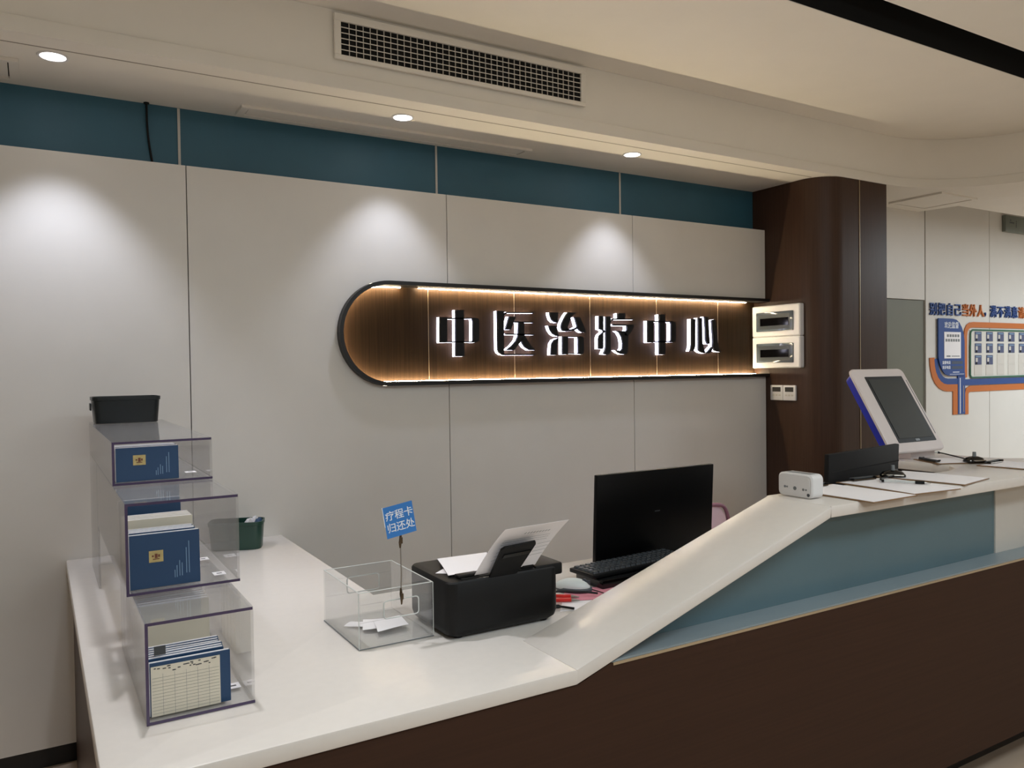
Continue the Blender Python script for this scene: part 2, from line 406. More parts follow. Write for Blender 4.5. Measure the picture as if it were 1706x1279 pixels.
def ceiling_vent(label, x0, x1, y0, y1, name='ceiling_vent', fr=0.03):
    t = thing(name, label, 'vent', (x0, y0, ZS))
    w, d = x1-x0, y1-y0; bm = new()
    for a in ((0, w, 0, fr*0.6), (0, w, d-fr*0.6, d), (0, fr, fr*0.6, d-fr*0.6), (w-fr, w, fr*0.6, d-fr*0.6)):
        box(bm, a[0], a[1], a[2], a[3], -0.012, -0.0005)
    obj('frame', bm, m_ceil, t)
    bx('opening', m_void, t, fr, w-fr, fr*0.6, d-fr*0.6, -0.002, -0.0006)
    bx('cover_panel', m_ceil, t, fr+0.004, w-fr-0.004, fr*0.6+0.003, d-fr*0.6-0.006, -0.009, -0.003)
ceiling_vent('long narrow white return-air vent in the soffit along the teal wall', 0.742, 2.145, 3.355, 3.475)
ceiling_vent('white ceiling vent cut off by the left edge, above the teal band', -1.2, -0.03, 3.24, 3.455)
ceiling_vent('square white access vent in the soffit beyond the walnut column', 4.99, 5.40, 2.955, 3.325)
bm = new(); tube(bm, curve([(0.404, 3.515, ZS-0.001), (0.404, 3.513, 2.5), (0.408, 3.516, 2.43), (0.418, 3.524, 2.36), (0.425, 3.524, 2.316)]), 0.0045)
cyl(bm, (0.404, 3.515, ZS-0.006), 0.011, 0.005, 12)
tag(obj('loose_cable', bm, m_blackp), 'thin black cable hanging from the soffit over the teal band', 'cable')

# ------------------------------------------------------------------ lit sign
LETTERS=[[[(1.6819,1.7313),(1.7204,1.7326),(1.7183,1.6083),(1.6798,1.6081)],[(1.7178,1.7285),(1.8591,1.7324),(1.859,1.7261),(1.7177,1.7223)],[(1.7159,1.6146),(1.8597,1.6154),(1.8596,1.6095),(1.7158,1.6088)],[(1.8565,1.7319),(1.8771,1.7323),(1.8899,1.729),(1.8976,1.72),(1.896,1.622),(1.8896,1.6128),(1.8776,1.6091),(1.857,1.609),(1.8598,1.6195),(1.8609,1.6263),(1.8623,1.7125),(1.8594,1.7238)],[(1.7673,1.7681),(1.8122,1.7693),(1.8114,1.5402),(1.7645,1.5404)]],[[(2.0025,1.7696),(2.0411,1.7715),(2.0375,1.551),(2.0214,1.551),(2.0097,1.558),(2.003,1.5719)],[(2.0381,1.7552),(2.049,1.7624),(2.0625,1.766),(2.2227,1.7681),(2.2226,1.7624),(2.0651,1.7596),(2.0516,1.7555),(2.0395,1.7436)],[(2.0214,1.5533),(2.2278,1.5519),(2.2277,1.5448),(2.0482,1.5449),(2.0267,1.5473)],[(2.0719,1.742),(2.1112,1.7429),(2.0801,1.6755),(2.0476,1.6751)],[(2.1026,1.7188),(2.2191,1.7191),(2.219,1.7125),(2.097,1.7122)],[(2.05,1.6556),(2.2237,1.6556),(2.2236,1.6494),(2.0499,1.6491)],[(2.1272,1.7151),(2.1615,1.7157),(2.1604,1.6473),(2.125,1.647)],[(2.124,1.6493),(2.1604,1.6497),(2.145,1.6213),(2.1198,1.5953),(2.0975,1.5709),(2.0513,1.5709),(2.087,1.5952),(2.112,1.6211)],[(2.1412,1.6236),(2.1604,1.6497),(2.1784,1.6239),(2.2003,1.5956),(2.2309,1.5709),(2.1915,1.5709),(2.1639,1.586),(2.1486,1.6049)]],[[(2.321,1.7698),(2.3716,1.771),(2.3693,1.7164),(2.3484,1.7185),(2.3322,1.7318),(2.3236,1.7514)],[(2.314,1.6994),(2.3586,1.7006),(2.3642,1.6754),(2.3757,1.6445),(2.3563,1.6468),(2.3371,1.6578),(2.3225,1.6774)],[(2.3264,1.5453),(2.3285,1.5836),(2.3333,1.6083),(2.347,1.6257),(2.3741,1.6353),(2.3647,1.6084),(2.3607,1.5451)],[(2.4366,1.7726),(2.4934,1.774),(2.4731,1.7597),(2.4545,1.7443),(2.445,1.7215),(2.4356,1.7014),(2.4324,1.6913),(2.4383,1.6839),(2.4108,1.6715),(2.3988,1.6746),(2.3915,1.6907),(2.3963,1.7132),(2.4118,1.7409),(2.4242,1.7586)],[(2.4292,1.6863),(2.4536,1.6816),(2.4782,1.6882),(2.4969,1.6973),(2.4967,1.6872),(2.4719,1.6743),(2.429,1.6713),(2.4048,1.6722)],[(2.4776,1.7485),(2.5162,1.7481),(2.5283,1.7231),(2.5404,1.698),(2.5525,1.6677),(2.5306,1.6662),(2.512,1.6748),(2.4998,1.6872),(2.491,1.7148),(2.4836,1.7373)],[(2.4007,1.644),(2.4347,1.6448),(2.4333,1.5482),(2.3993,1.5483)],[(2.4332,1.645),(2.5209,1.6453),(2.5209,1.6408),(2.4331,1.6408)],[(2.4319,1.5557),(2.5196,1.5555),(2.5195,1.551),(2.4318,1.5512)],[(2.4992,1.6444),(2.524,1.6441),(2.5395,1.6371),(2.5383,1.556),(2.5288,1.5484),(2.5009,1.5498),(2.5026,1.5586),(2.5036,1.6318)]],[[(2.6463,1.758),(2.672,1.7586),(2.671,1.6845),(2.687,1.6744),(2.674,1.673),(2.6613,1.6818),(2.6453,1.6855)],[(2.6389,1.5777),(2.6397,1.6354),(2.6464,1.6534),(2.6724,1.673),(2.687,1.6744),(2.6706,1.6626),(2.6694,1.5777)],[(2.6891,1.7556),(2.7222,1.7564),(2.7195,1.5661),(2.7128,1.5519),(2.6965,1.5467),(2.669,1.5494),(2.679,1.5661),(2.6857,1.5893)],[(2.7733,1.7757),(2.8248,1.7769),(2.8227,1.7455),(2.7729,1.7445)],[(2.7219,1.7305),(2.7318,1.7436),(2.745,1.7473),(2.8883,1.7481),(2.8899,1.7416),(2.7481,1.7395),(2.735,1.7359),(2.7224,1.7266)],[(2.738,1.7152),(2.8811,1.715),(2.8878,1.7085),(2.7378,1.7062)],[(2.8372,1.7104),(2.8861,1.7098),(2.8773,1.6847),(2.8601,1.666),(2.8432,1.6527),(2.8164,1.6551),(2.82,1.6708),(2.8386,1.6868)],[(2.7637,1.678),(2.8168,1.6786),(2.8266,1.6657),(2.8465,1.6501),(2.8385,1.5555),(2.825,1.5477),(2.7983,1.5491),(2.7719,1.5582),(2.7556,1.5713),(2.7919,1.5674),(2.8054,1.5817),(2.8075,1.6105),(2.7996,1.6445),(2.7834,1.6678)]],[[(2.9899,1.7386),(3.0307,1.7404),(3.029,1.6149),(2.9883,1.6147)],[(3.0266,1.7377),(3.1707,1.7405),(3.1706,1.7336),(3.0265,1.7309)],[(3.025,1.6233),(3.1692,1.6242),(3.1691,1.6167),(3.0249,1.616)],[(3.1566,1.7397),(3.1848,1.7386),(3.2009,1.7267),(3.1997,1.6281),(3.1846,1.6168),(3.1586,1.6161),(3.1637,1.6331),(3.1649,1.7234)],[(3.0757,1.7759),(3.1187,1.778),(3.1192,1.5456),(3.0741,1.5458)]],[[(3.326,1.7557),(3.356,1.7563),(3.3522,1.5992),(3.3463,1.5797),(3.333,1.5658),(3.3106,1.5644),(3.3202,1.5852),(3.3242,1.6129)],[(3.3787,1.7631),(3.4091,1.7638),(3.4092,1.6189),(3.4147,1.5993),(3.4258,1.5713),(3.4314,1.5587),(3.4313,1.5517),(3.4009,1.5574),(3.3783,1.5699)],[(3.4258,1.5713),(3.4314,1.5587),(3.4506,1.5601),(3.4857,1.5911),(3.4935,1.5939),(3.4894,1.5742),(3.4815,1.5601),(3.4621,1.5522),(3.4313,1.5517)],[(3.4302,1.7709),(3.4616,1.7716),(3.4638,1.6952),(3.4705,1.608),(3.4512,1.6079),(3.438,1.6303),(3.4368,1.6836)],[(3.4876,1.7519),(3.5168,1.7567),(3.5296,1.6847),(3.5366,1.6139),(3.5519,1.577),(3.5635,1.56),(3.5399,1.5614),(3.5087,1.5685),(3.4954,1.5911),(3.497,1.6279),(3.4926,1.6843)]]]
t = thing('wall_sign', 'backlit walnut sign with dark raised Chinese characters set into the white wall panels', 'sign', (0, 0, 0))
bm = new(); a2 = cut_arc(SX, SZ, SR-0.002)
prism(bm, [(3.893, SZ-SR+0.002)]+a2+[(3.893, SZ+SR-0.002)], 'xz', YB-0.010, YB-0.0015); obj('backboard', bm, m_signwood, t)
bm = new(); ro, ri = SR-0.001, SR-0.019
fo = [(3.893, SZ-ro)]+cut_arc(SX, SZ, ro)+[(3.893, SZ+ro)]; fi = [(3.893, SZ-ri)]+cut_arc(SX, SZ, ri)+[(3.893, SZ+ri)]
prism(bm, fo+list(reversed(fi)), 'xz', YP-0.035, YB-0.036); obj('frame', bm, m_black, t)
rl = SR-0.010
rl = SR-0.0165
full = [(3.88, SZ-rl)]+cut_arc(SX, SZ, rl, 36)+[(1.486, SZ+rl)]
bm = new(); ribbon(bm, full, 0.009, YB-0.034, YB-0.024); obj('led_strip', bm, m_led, t)
bm = new(); ribbon(bm, [(1.58, SZ+rl), (3.80, SZ+rl)], 0.009, YB-0.034, YB-0.024); obj('led_strip', bm, m_led, t)
for x in (1.638, 2.125, 2.610, 3.088, 3.578):
    bx('joint_line', m_goldline, t, x-0.0008, x+0.0008, YB-0.0112, YB-0.0098, SZ-SR+0.02, SZ+SR-0.02)
for ch in LETTERS:
    bm = new()
    for P in ch: prism(bm, P, 'xz', 3.478, 3.491)
    lt = obj('letter', bm, m_blackm, t, smooth=False)
    bm = new()
    for P in ch:
        cx_ = sum(p[0] for p in P)/len(P); cz_ = sum(p[1] for p in P)/len(P)
        prism(bm, P, 'xz', 3.4915, YB-0.0115)
    obj('glowing_body', bm, m_ledw, lt, smooth=False)

# ------------------------------------------------------------------ reception counter
ct = thing('reception_countertop', 'long white solid-surface countertop stepping up by a ramp to the right', 'countertop', (0, 0, 0))
ZL, ZL0, ZU, ZU0 = 0.778, 0.741, 1.067, 1.031
FY = 1.495
def slab(name, pts, z0, z1, r=0.006):
    bm = new(); prism(bm, pts, 'xy', z0, z1)
    es = [e for e in bm.edges if len(e.link_faces) == 2 and e.calc_face_angle(0) > 0.6 and abs(e.verts[0].co.z-e.verts[1].co.z) < 1e-5]
    bmesh.ops.bevel(bm, geom=es, offset=r, segments=2, affect='EDGES', profile=0.5)
    return obj(name, bm, m_stone, ct)
def rc(cx, cy, r, a0, n=6): return [(cx+r*math.cos(math.radians(a0+90*k/n)), cy+r*math.sin(math.radians(a0+90*k/n))) for k in range(n+1)]
slab('low_worktop', rc(0.11, FY+0.03, 0.03, 180)+[(1.062, FY), (1.062, 1.735), (1.14, 1.735), (3.10, 1.735), (3.10, 2.345), (0.89, 2.345), (0.89, YP-0.002), (0.08, YP-0.002)], ZL0, ZL)
bm = new(); prism(bm, [(1.060, ZL0), (1.966, ZU0), (1.976, ZU), (1.060, ZL-0.0005)], 'xz', FY, 1.735)
es = [e for e in bm.edges if len(e.link_faces) == 2 and e.calc_face_angle(0) > 0.6 and abs(e.verts[0].co.y-e.verts[1].co.y) < 1e-5]
bmesh.ops.bevel(bm, geom=es, offset=0.006, segments=2, affect='EDGES', profile=0.5)
obj('ramp', bm, m_stone, ct)
slab('high_counter', [(1.968, FY), (4.3, FY), (4.3, 1.74), (3.63, 1.76), (3.53, 1.83), (3.50, 1.90), (3.50, 2.30), (3.12, 2.12), (3.12, 1.82), (3.06, 1.765), (2.96, 1.735), (1.968, 1.735)], ZU0, ZU)
cb = thing('counter_base', 'dark walnut reception counter front with a pale blue upper band', 'counter', (0, 0, 0))
bm = new(); prism(bm, [(0.10, 0.14), (4.3, 0.14), (4.3, 0.7705), (1.165, 0.7705), (1.07, ZL0-0.002), (0.10, ZL0-0.002)], 'xz', 1.502, 1.535); obj('front_panel', bm, m_woodf, cb)
bx('side_panel', m_wood, cb, 0.10, 0.125, 1.536, YP-0.003, 0.0, ZL0-0.002)
bx('inner_panel', m_wood, cb, 0.86, 0.88, 2.33, YP-0.003, 0.0, ZL0-0.002)
bx('desk_back_panel', m_wood, cb, 0.88, 3.10, 2.305, 2.325, 0.1, ZL0-0.002)
bx('toe_kick', m_skirt, cb, 0.126, 4.3, 1.635, 1.66, 0.0, 0.139)
bx('underside', m_wood, cb, 0.126, 4.3, 1.536, 1.634, 0.141, 0.160)
bm = new(); prism(bm, [(1.166, 0.7715), (4.3, 0.7715), (4.3, 0.7765), (1.181, 0.7765)], 'xz', 1.500, 1.5845); obj('ledge', bm, m_ledge, cb)
bx('ledge_trim', m_goldline, cb, 1.17, 4.3, 1.499, 1.5015, 0.7640, 0.7712)
bm = new(); prism(bm, [(1.188, 0.7765), (3.0, 0.7765), (3.0, ZU0-0.001), (1.969, ZU0-0.001)], 'xz', 1.585, 1.60); obj('blue_panel', bm, m_bluep, cb)
bx('end_panel', m_whitem, cb, 3.001, 4.3, 1.580, 1.60, 0.777, ZU0-0.001)
bm = new(); prism(bm, [(1.20, ZL+0.001), (3.10, ZL+0.001), (3.10, ZU0-0.001), (1.969, ZU0-0.001)], 'xz', 1.700, 1.715); obj('inner_upstand', bm, m_wood, cb)
bx('return_panel', m_wood, cb, 3.135, 3.155, 1.80, 2.08, 0.0, ZU0-0.001)
bx('return_panel', m_wood, cb, 3.155, 3.459, 2.06, 2.08, 0.0, ZU0-0.001)
bx('return_panel', m_wood, cb, 3.46, 3.48, 1.86, 2.08, 0.0, ZU0-0.001)
# ------------------------------------------------------------------ clear acrylic organiser on the return
org = thing('acrylic_organiser', 'stepped three-tier clear acrylic card organiser with purple edges on the left of the counter', 'organiser', (0.16, 1.715, ZL+0.001))
def tier(x0, x1, y0, y1, z0, z1, dark=False):
    """open-fronted acrylic box, local to the organiser"""
    th = 0.006
    for nm, a in (('base_plate', (x0, x1, y0, y1, z0, z0+th)), ('top_plate', (x0, x1, y0, y1, z1-th, z1)),
                  ('side_plate', (x0, x0+th, y0, y1, z0+th, z1-th)), ('side_plate', (x1-th, x1, y0, y1, z0+th, z1-th)),
                  ('back_plate', (x0+th, x1-th, y1-th, y1, z0+th, z1-th))):
        bx(nm, m_acr, org, *a)
    bm = new(); e = 0.0006
    prism(bm, [(x0, z0), (x1, z0), (x1, z0+th), (x0+th, z0+th), (x0+th, z1-th), (x1-th*0.3, z1-th), (x1-th*0.3, z1), (x0, z1)], 'xz', y0-e-0.0008, y0-e)
    obj('front_edge', bm, m_edge, org)
tier(0.012, 0.222, 0.0, 0.535, 0.0, 0.204)
tier(0.0, 0.243, 0.225, 1.18, 0.205, 0.411)
tier(0.0, 0.243, 0.545, 1.55, 0.412, 0.524)
bx('support_plate', m_acr, org, 0.0, 0.006, 1.19, 1.55, 0.0, 0.411)
bx('support_plate', m_acr, org, 0.237, 0.243, 1.19, 1.55, 0.0, 0.411)
bx('support_plate', m_acr, org, 0.006, 0.237, 1.544, 1.55, 0.0, 0.411)
for (x, y, z) in ((0.200, 0.10, 0.0065), (0.212, 0.30, 0.2115), (0.205, 0.48, 0.2115), (0.21, 0.68, 0.4185)):
    bx('tag', m_paper, org, x-0.016, x+0.012, y-0.016, y+0.016, z, z+0.0006)
    bx('tag_mark', m_ink, org, x-0.008, x+0.004, y-0.004, y+0.002, z+0.0007, z+0.001)
OX, OY, OZ = 0.16, 1.715, ZL+0.001
def booklet(name, label, w, h, t, loc, lean, face='emblem', group=None, cover=None, yaw=0.0):
    """standing folded record card: two covers round a wad of pages; local origin at the front bottom left"""
    cover = cover or m_blue
    r = thing(name, label, 'record book', loc, group=group, rot=(-lean, 0, yaw))
    bm = new(); box(bm, 0, w, 0, 0.0012, 0, h, r=0.0005, seg=1); box(bm, 0, w, t-0.0012, t, 0, h, r=0.0005, seg=1)
    box(bm, w-0.001, w+0.0008, 0, t, 0.0005, h-0.0005, r=0.0004, seg=1); obj('cover', bm, cover, r)
    bx('pages', m_paper, r, -0.001, w-0.0015, 0.0014, t-0.0014, 0.001, h+0.0015)
    if face == 'emblem':
        e = bx('emblem', m_gold, r, w*0.27, w*0.27+0.030, -0.0008, -0.0001, h*0.47, h*0.47+0.026)
        bm = new()
        for (a, b, c, d) in ((0.006, 0.010, 0.012, 0.016), (0.012, 0.018, 0.009, 0.019), (0.019, 0.023, 0.011, 0.017), (0.008, 0.022, 0.006, 0.008)):
            box(bm, w*0.27+a, w*0.27+b, -0.0012, -0.0009, h*0.47+c, h*0.47+d)
        obj('emblem_mark', bm, m_red, e)
        bm = new()
        for k, (x, z0, z1) in enumerate(((0.80, 0.2, 0.68), (0.84, 0.2, 0.8), (0.70, 0.16, 0.45), (0.66, 0.14, 0.36), (0.735, 0.16, 0.40), (0.63, 0.14, 0.28))):
            box(bm, w*x, w*x+0.0016, -0.0006, -0.0001, h*z0, h*z1)
        obj('printed_lines', bm, m_bluel, r)
    elif face == 'form':
        f = bx('form_sheet', m_cream, r, 0.002, w-0.02, -0.0012, -0.0002, 0.0, h*0.93)
        bm = new()
        for k in range(1, 6): box(bm, 0.002+(w-0.022)*k/6, 0.0024+(w-0.022)*k/6, -0.0016, -0.0013, 0.0, h*0.78)
        for k in range(12): box(bm, 0.004, w-0.022, -0.0016, -0.0013, h*0.05+h*0.06*k, h*0.05+h*0.06*k+0.0003)
        obj('ruled_lines', bm, m_grey, f)
        bm = new(); random.seed(3)
        for k in range(22):
            x = 0.006+random.random()*(w-0.034); z = h*(0.80+0.10*random.random())
            box(bm, x, x+0.003+0.004*random.random(), -0.0017, -0.0013, z, z+0.002)
        obj('written_marks', bm, m_ink, f)
    return r
ze = 0.0068
booklet('record_book', 'record book with a ruled cream form on its front, foremost in the bottom tier', 0.155, 0.108, 0.006, (OX+0.022, OY+0.022, OZ+ze), 0.02, 'form')
P2 = booklet('record_book', 'blue record book packed behind the ruled form in the bottom tier', 0.145, 0.112, 0.007, (OX+0.022, OY+0.034, OZ+ze), 0.05, None, 'record books in the bottom tier')
for k in range(1, 6):
    dup(P2, (OX+0.021+0.002*(k % 3), OY+0.034+0.0135*k, OZ+ze), rot=(-0.04-0.012*k, 0, 0.012*((k % 3)-1)))
card = bx('note_slip', m_dgrey, None, 0, 0.022, 0, 0.0008, 0, 0.018)
card.location = (OX+0.032, OY+0.0335, OZ+0.1195+ze); card.rotation_euler = (-0.05, 0, 0); tag(card, 'small dark slip sticking up among the record books of the bottom tier', 'paper slip')
P3 = booklet('paper_sheaf', 'cream paper sheaf standing at the back of the bottom tier', 0.165, 0.150, 0.012, (OX+0.02, OY+0.30, OZ+ze), 0.02, None, 'paper sheaves at the back of the bottom tier', m_cream); P3['category'] = 'papers'
for k in range(1, 9):
    dup(P3, (OX+0.02+0.001*(k % 2), OY+0.30+0.0205*k, OZ+ze), rot=(-0.02, 0, 0))
booklet('record_book', 'blue record book with a gold emblem, foremost in the middle tier', 0.148, 0.122, 0.006, (OX+0.010, OY+0.248, OZ+0.205+ze), 0.04, 'emblem')
P4 = booklet('record_book', 'blue record book packed behind the emblem cover in the middle tier', 0.140, 0.125, 0.008, (OX+0.011, OY+0.260, OZ+0.205+ze), 0.06, None, 'record books in the middle tier')
for k in range(1, 4):
    dup(P4, (OX+0.011+0.002*(k % 2), OY+0.260+0.0135*k, OZ+0.205+ze), rot=(-0.06-0.01*k, 0, 0))
cf = booklet('paper_folder', 'cream paper folder standing behind the blue books in the middle tier', 0.150, 0.140, 0.010, (OX+0.010, OY+0.345, OZ+0.205+ze), 0.09, None, 'cream folders in the middle tier', m_cream)
cf['category'] = 'folder'
for k in range(1, 4): dup(cf, (OX+0.010, OY+0.345+0.021*k, OZ+0.205+ze), rot=(-0.09, 0, 0))
booklet('record_book', 'tall blue record book at the very back of the middle tier', 0.145, 0.165, 0.014, (OX+0.010, OY+0.50, OZ+0.205+ze), 0.05, None)
booklet('record_book', 'blue record book with a gold emblem, foremost in the top tier', 0.150, 0.088, 0.006, (OX+0.010, OY+0.560, OZ+0.412+ze), 0.03, 'emblem')
P5 = booklet('record_book', 'blue record book packed behind the emblem cover in the top tier', 0.146, 0.090, 0.007, (OX+0.010, OY+0.572, OZ+0.412+ze), 0.05, None, 'record books in the top tier')
for k in range(1, 4): dup(P5, (OX+0.010, OY+0.572+0.012*k, OZ+0.412+ze), rot=(-0.05-0.012*k, 0, 0))
# ------------------------------------------------------------------ bins
def open_bin(name, label, w, d, h, m, loc, rotz, taper=0.9, r=0.02, lip=0.004, cat='bin'):
    t = thing(name, label, cat, loc, rotz); bm = new(); th = 0.003
    loft(bm, [rrect(w*taper, d*taper, r, 0), rrect(w*0.99, d*0.99, r, h*0.86), rrect(w+lip, d+lip, r, h*0.87), rrect(w+lip, d+lip, r, h), rrect(w-2*th, d-2*th, r*0.9, h), rrect(w*taper-2*th, d*taper-2*th, r*0.9, th)])
    obj('tub', bm, m, t); return t
b = open_bin('storage_basket', 'black-green plastic basket on top of the acrylic organiser against the wall', 0.216, 0.15, 0.092, m_navy, (OX+0.112, 3.168, OZ+0.526), 0, 0.93)
bm = new(); box(bm, -0.114, -0.1095, -0.03, 0.03, 0.045, 0.07, r=0.001); obj('side_grip', bm, m_navy, b)
gb = open_bin('storage_basket', 'dark green plastic basket holding crumpled packets on the return near the wall', 0.205, 0.115, 0.108, m_green, (0.672, 3.275, ZL+0.001), math.radians(-20), 0.93, 0.03, cat='bin')
random.seed(11)
for k, (x, y, z, mm, lb) in enumerate(((0.045, 0.012, 0.088, m_paper, 'crumpled white packet in the middle of the green basket'), (0.083, -0.012, 0.090, m_blue, 'crumpled blue packet at the right end of the green basket'), (0.066, 0.028, 0.093, m_paper, 'crumpled white packet at the back of the green basket'))):
    bm = new(); bmesh.ops.create_icosphere(bm, subdivisions=2, radius=0.02)
    for v in bm.verts:
        v.co = Vector((v.co.x*0.9, v.co.y*0.75, v.co.z*1.3))*(0.7+0.6*random.random())
    o = obj('crumpled_packet', bm, mm, None, smooth=False)
    ca, sa = math.cos(math.radians(-20)), math.sin(math.radians(-20))
    o.location = (0.672+x*ca-y*sa, 3.275+x*sa+y*ca, ZL+z); tag(o, lb, 'packet')
# ------------------------------------------------------------------ acrylic tray with card clip
TX0, TX1, TY0, TY1, TZ = 0.676, 0.880, 1.888, 2.170, ZL+0.001
tr = thing('acrylic_tray', 'open clear acrylic tray with slot handles beside the printer', 'tray', (TX0, TY0, TZ), 0)
w, d, h, th = TX1-TX0, TY1-TY0, 0.142, 0.004
bx('base_plate', m_acrt, tr, 0, w, 0, d, 0, th)
bx('side_plate', m_acrt, tr, 0, th, 0, d, th, h); bx('side_plate', m_acrt, tr, w-th, w, 0, d, th, h)
for y0 in (0, d-th):
    bm = new()
    for a in ((th, w-th, th, h-0.075), (th, w-th, h-0.03, h), (th, w*0.33, h-0.075, h-0.03), (w*0.80, w-th, h-0.075, h-0.03)): box(bm, a[0], a[1], y0, y0+th, a[2], a[3])
    p_ = obj('end_plate', bm, m_acrt, tr)
    bm = new(); lp = rrect(w*0.47, 0.045, 0.008, 0, 4, w*0.565, h-0.0525); lp = [Vector((p.x, y0+th/2, p.y)) for p in lp]; lp.append(lp[0]); lp.append(lp[1])
    tube(bm, lp, 0.0017, 6); obj('slot_rim', bm, m_acre, tr)
for (x, y, a) in ((0, 0, 'y'), (w-th, 0, 'y')):
    bm = new(); box(bm, x, x+th, 0, d, h, h+0.0016, r=0.0006, seg=1); obj('top_rim', bm, m_acre, tr)
for y in (0, d-th):
    bm = new(); box(bm, th, w-th, y, y+th, h, h+0.0016, r=0.0006, seg=1); obj('top_rim', bm, m_acre, tr)
for xx in (0, w):
    bm = new(); tube(bm, [(xx, 0.0005, 0), (xx, 0.0005, h)], 0.0012, 6); obj('corner_edge', bm, m_acre, tr)
bm = new(); tube(bm, [(0, 0, 0.0012), (w, 0, 0.0012)], 0.0016, 6); obj('bottom_edge', bm, m_grey, tr)
bm = new(); tube(bm, [(0, 0, 0.0012), (0, d, 0.0012)], 0.0016, 6); obj('bottom_edge', bm, m_grey, tr)
sl_ = [([(0.70, 2.075, 0), (0.765, 2.02, 0), (0.80, 2.05, 0), (0.735, 2.10, 0)], 'white paper slip at the left of the clear tray, under the other slips', 0.002),
       ([(0.728, 2.005, 0), (0.80, 1.985, 0), (0.84, 2.05, 0), (0.76, 2.09, 0)], 'curled white paper slip in the middle of the clear tray', 0.006),
       ([(0.752, 1.958, 0), (0.845, 1.97, 0), (0.852, 2.05, 0), (0.775, 2.055, 0)], 'topmost printed white paper slip lying in the clear tray', 0.010)]
for P, lb, z in sl_:
    bm = new(); sheet(bm, [(x, y, TZ+th+z) for x, y, _ in P], bend=0.004, wob=0.002); o = obj('paper_slip', bm, m_paper); tag(o, lb, 'paper')
cl = thing('card_clip', 'thin double-ended crocodile clip rod gripping the rim of the clear tray', 'clip', (0.787, TY0-0.006, TZ+0.100))
bm = new(); tube(bm, [(0, 0, 0.02), (0.002, 0, 0.08), (0.001, 0, 0.152)], 0.0016); obj('rod', bm, m_steel, cl)
for z0, s in ((0.0, 1), (0.187, -1)):
    bm = new(); tube(bm, [(0.001, -0.001, z0), (0.001, -0.002, z0+0.014*s), (0, -0.001, z0+0.028*s), (0, 0, z0+0.042*s)], [0.002, 0.0035, 0.0042, 0.0022]); obj('jaw', bm, m_brass, cl)
    bm = new(); box(bm, -0.003, 0.004, -0.009, -0.005, min(z0+0.014*s, z0+0.03*s), max(z0+0.014*s, z0+0.03*s), r=0.001); obj('lever', bm, m_brass, cl)
cd = thing('clip_card', 'blue square card with white Chinese words held up by the crocodile clip', 'card', (0.783, TY0-0.0155, TZ+0.319), 0, rot=(0, math.radians(-9), 0))
bx('card_sheet', m_cardblue, cd, -0.0405, 0.0405, 0, 0.0012, -0.040, 0.040)
bm = new(); box(bm, -0.042, -0.0405, -0.0005, 0.0015, -0.01, 0.041); obj('film_edge', bm, m_shine, cd)
text('lettering', '疗程卡', 0.0255, m_shine, cd, (0.001, -0.0004, 0.0065), align='CENTER', bold=0.0002, ext=0.0002)
text('lettering', '归还处', 0.0255, m_shine, cd, (0.001, -0.0004, -0.0245), align='CENTER', bold=0.0002, ext=0.0002)
# ------------------------------------------------------------------ printer
pr = thing('printer', 'black inkjet printer seen from behind with its rear paper support raised', 'printer', (0.890, 1.818, ZL+0.001), 0.0)
PW, PD, PH = 0.345, 0.255, 0.152
bm = new()
L = lambda z, g: rrect(PW-2*g, PD-2*g, 0.03, z, 5, PW/2, PD/2)
loft(bm, [L(0.006, 0.012), L(0.014, 0.004), L(0.03, 0.0), L(PH-0.006, 0.0), L(PH-0.001, 0.003), L(PH, 0.008)]); obj('body', bm, m_blackp, pr)
bm = new(); box(bm, PW-0.075, PW+0.014, 0.006, 0.17, PH-0.028, PH+0.006, r=0.006); obj('hinge_cover', bm, m_blackp, pr)
bx('feed_slot', m_void, pr, 0.045, PW-0.08, 0.012, 0.045, PH-0.001, PH+0.0015)
bx('feed_guide', m_blackp, pr, 0.04, 0.10, 0.020, 0.044, PH+0.0016, PH+0.010, r=0.002); bx('feed_guide', m_blackp, pr, PW-0.115, PW-0.078, 0.012, 0.044, PH+0.0016, PH+0.020, r=0.002)
for (x, y) in ((0.04, 0.03), (PW-0.04, 0.03), (0.04, PD-0.03), (PW-0.04, PD-0.03)):
    bm = new(); cyl(bm, (x, y, 0), 0.012, 0.008, 16); obj('foot', bm, m_blackm, pr)
# support leans back towards the camera side
def lean(x, s, off=0.0): return (x, 0.010-0.62*s-0.78*off, PH+0.004+0.78*s-0.62*off)
bm = new()
qs = [(0.122, 0.0), (0.205, 0.0), (0.222, 0.115), (0.218, 0.125), (0.128, 0.118), (0.12, 0.110)]
f0 = [Vector(lean(x, s, 0.006)) for x, s in qs]; f1 = [Vector(lean(x, s, 0.012)) for x, s in qs]
loft(bm, [f0, f1]); sup = obj('paper_support', bm, m_blackp, pr)
bm = new(); f0 = [Vector(lean(x, s, 0.0122)) for x, s in ((0.132, 0.078), (0.212, 0.083), (0.214, 0.096), (0.134, 0.091))]; f1 = [Vector(lean(x, s, 0.0145)) for x, s in ((0.132, 0.078), (0.212, 0.083), (0.214, 0.096), (0.134, 0.091))]
loft(bm, [f0, f1]); obj('support_ridge', bm, m_blackg, sup)
pm = Matrix.Translation(Vector((0.888, 1.818, ZL+0.001))) @ Matrix.Rotation(math.radians(1.0), 4, 'Z')
ps = thing('paper_sheet', 'printed white sheet standing in the rear feed of the printer', 'paper', (0.890, 1.818, ZL+0.001), 0.0)
def lean2(x, s, off=0.0): return (x, 0.016-0.62*s-0.78*off, PH+0.006+0.78*s-0.62*off)
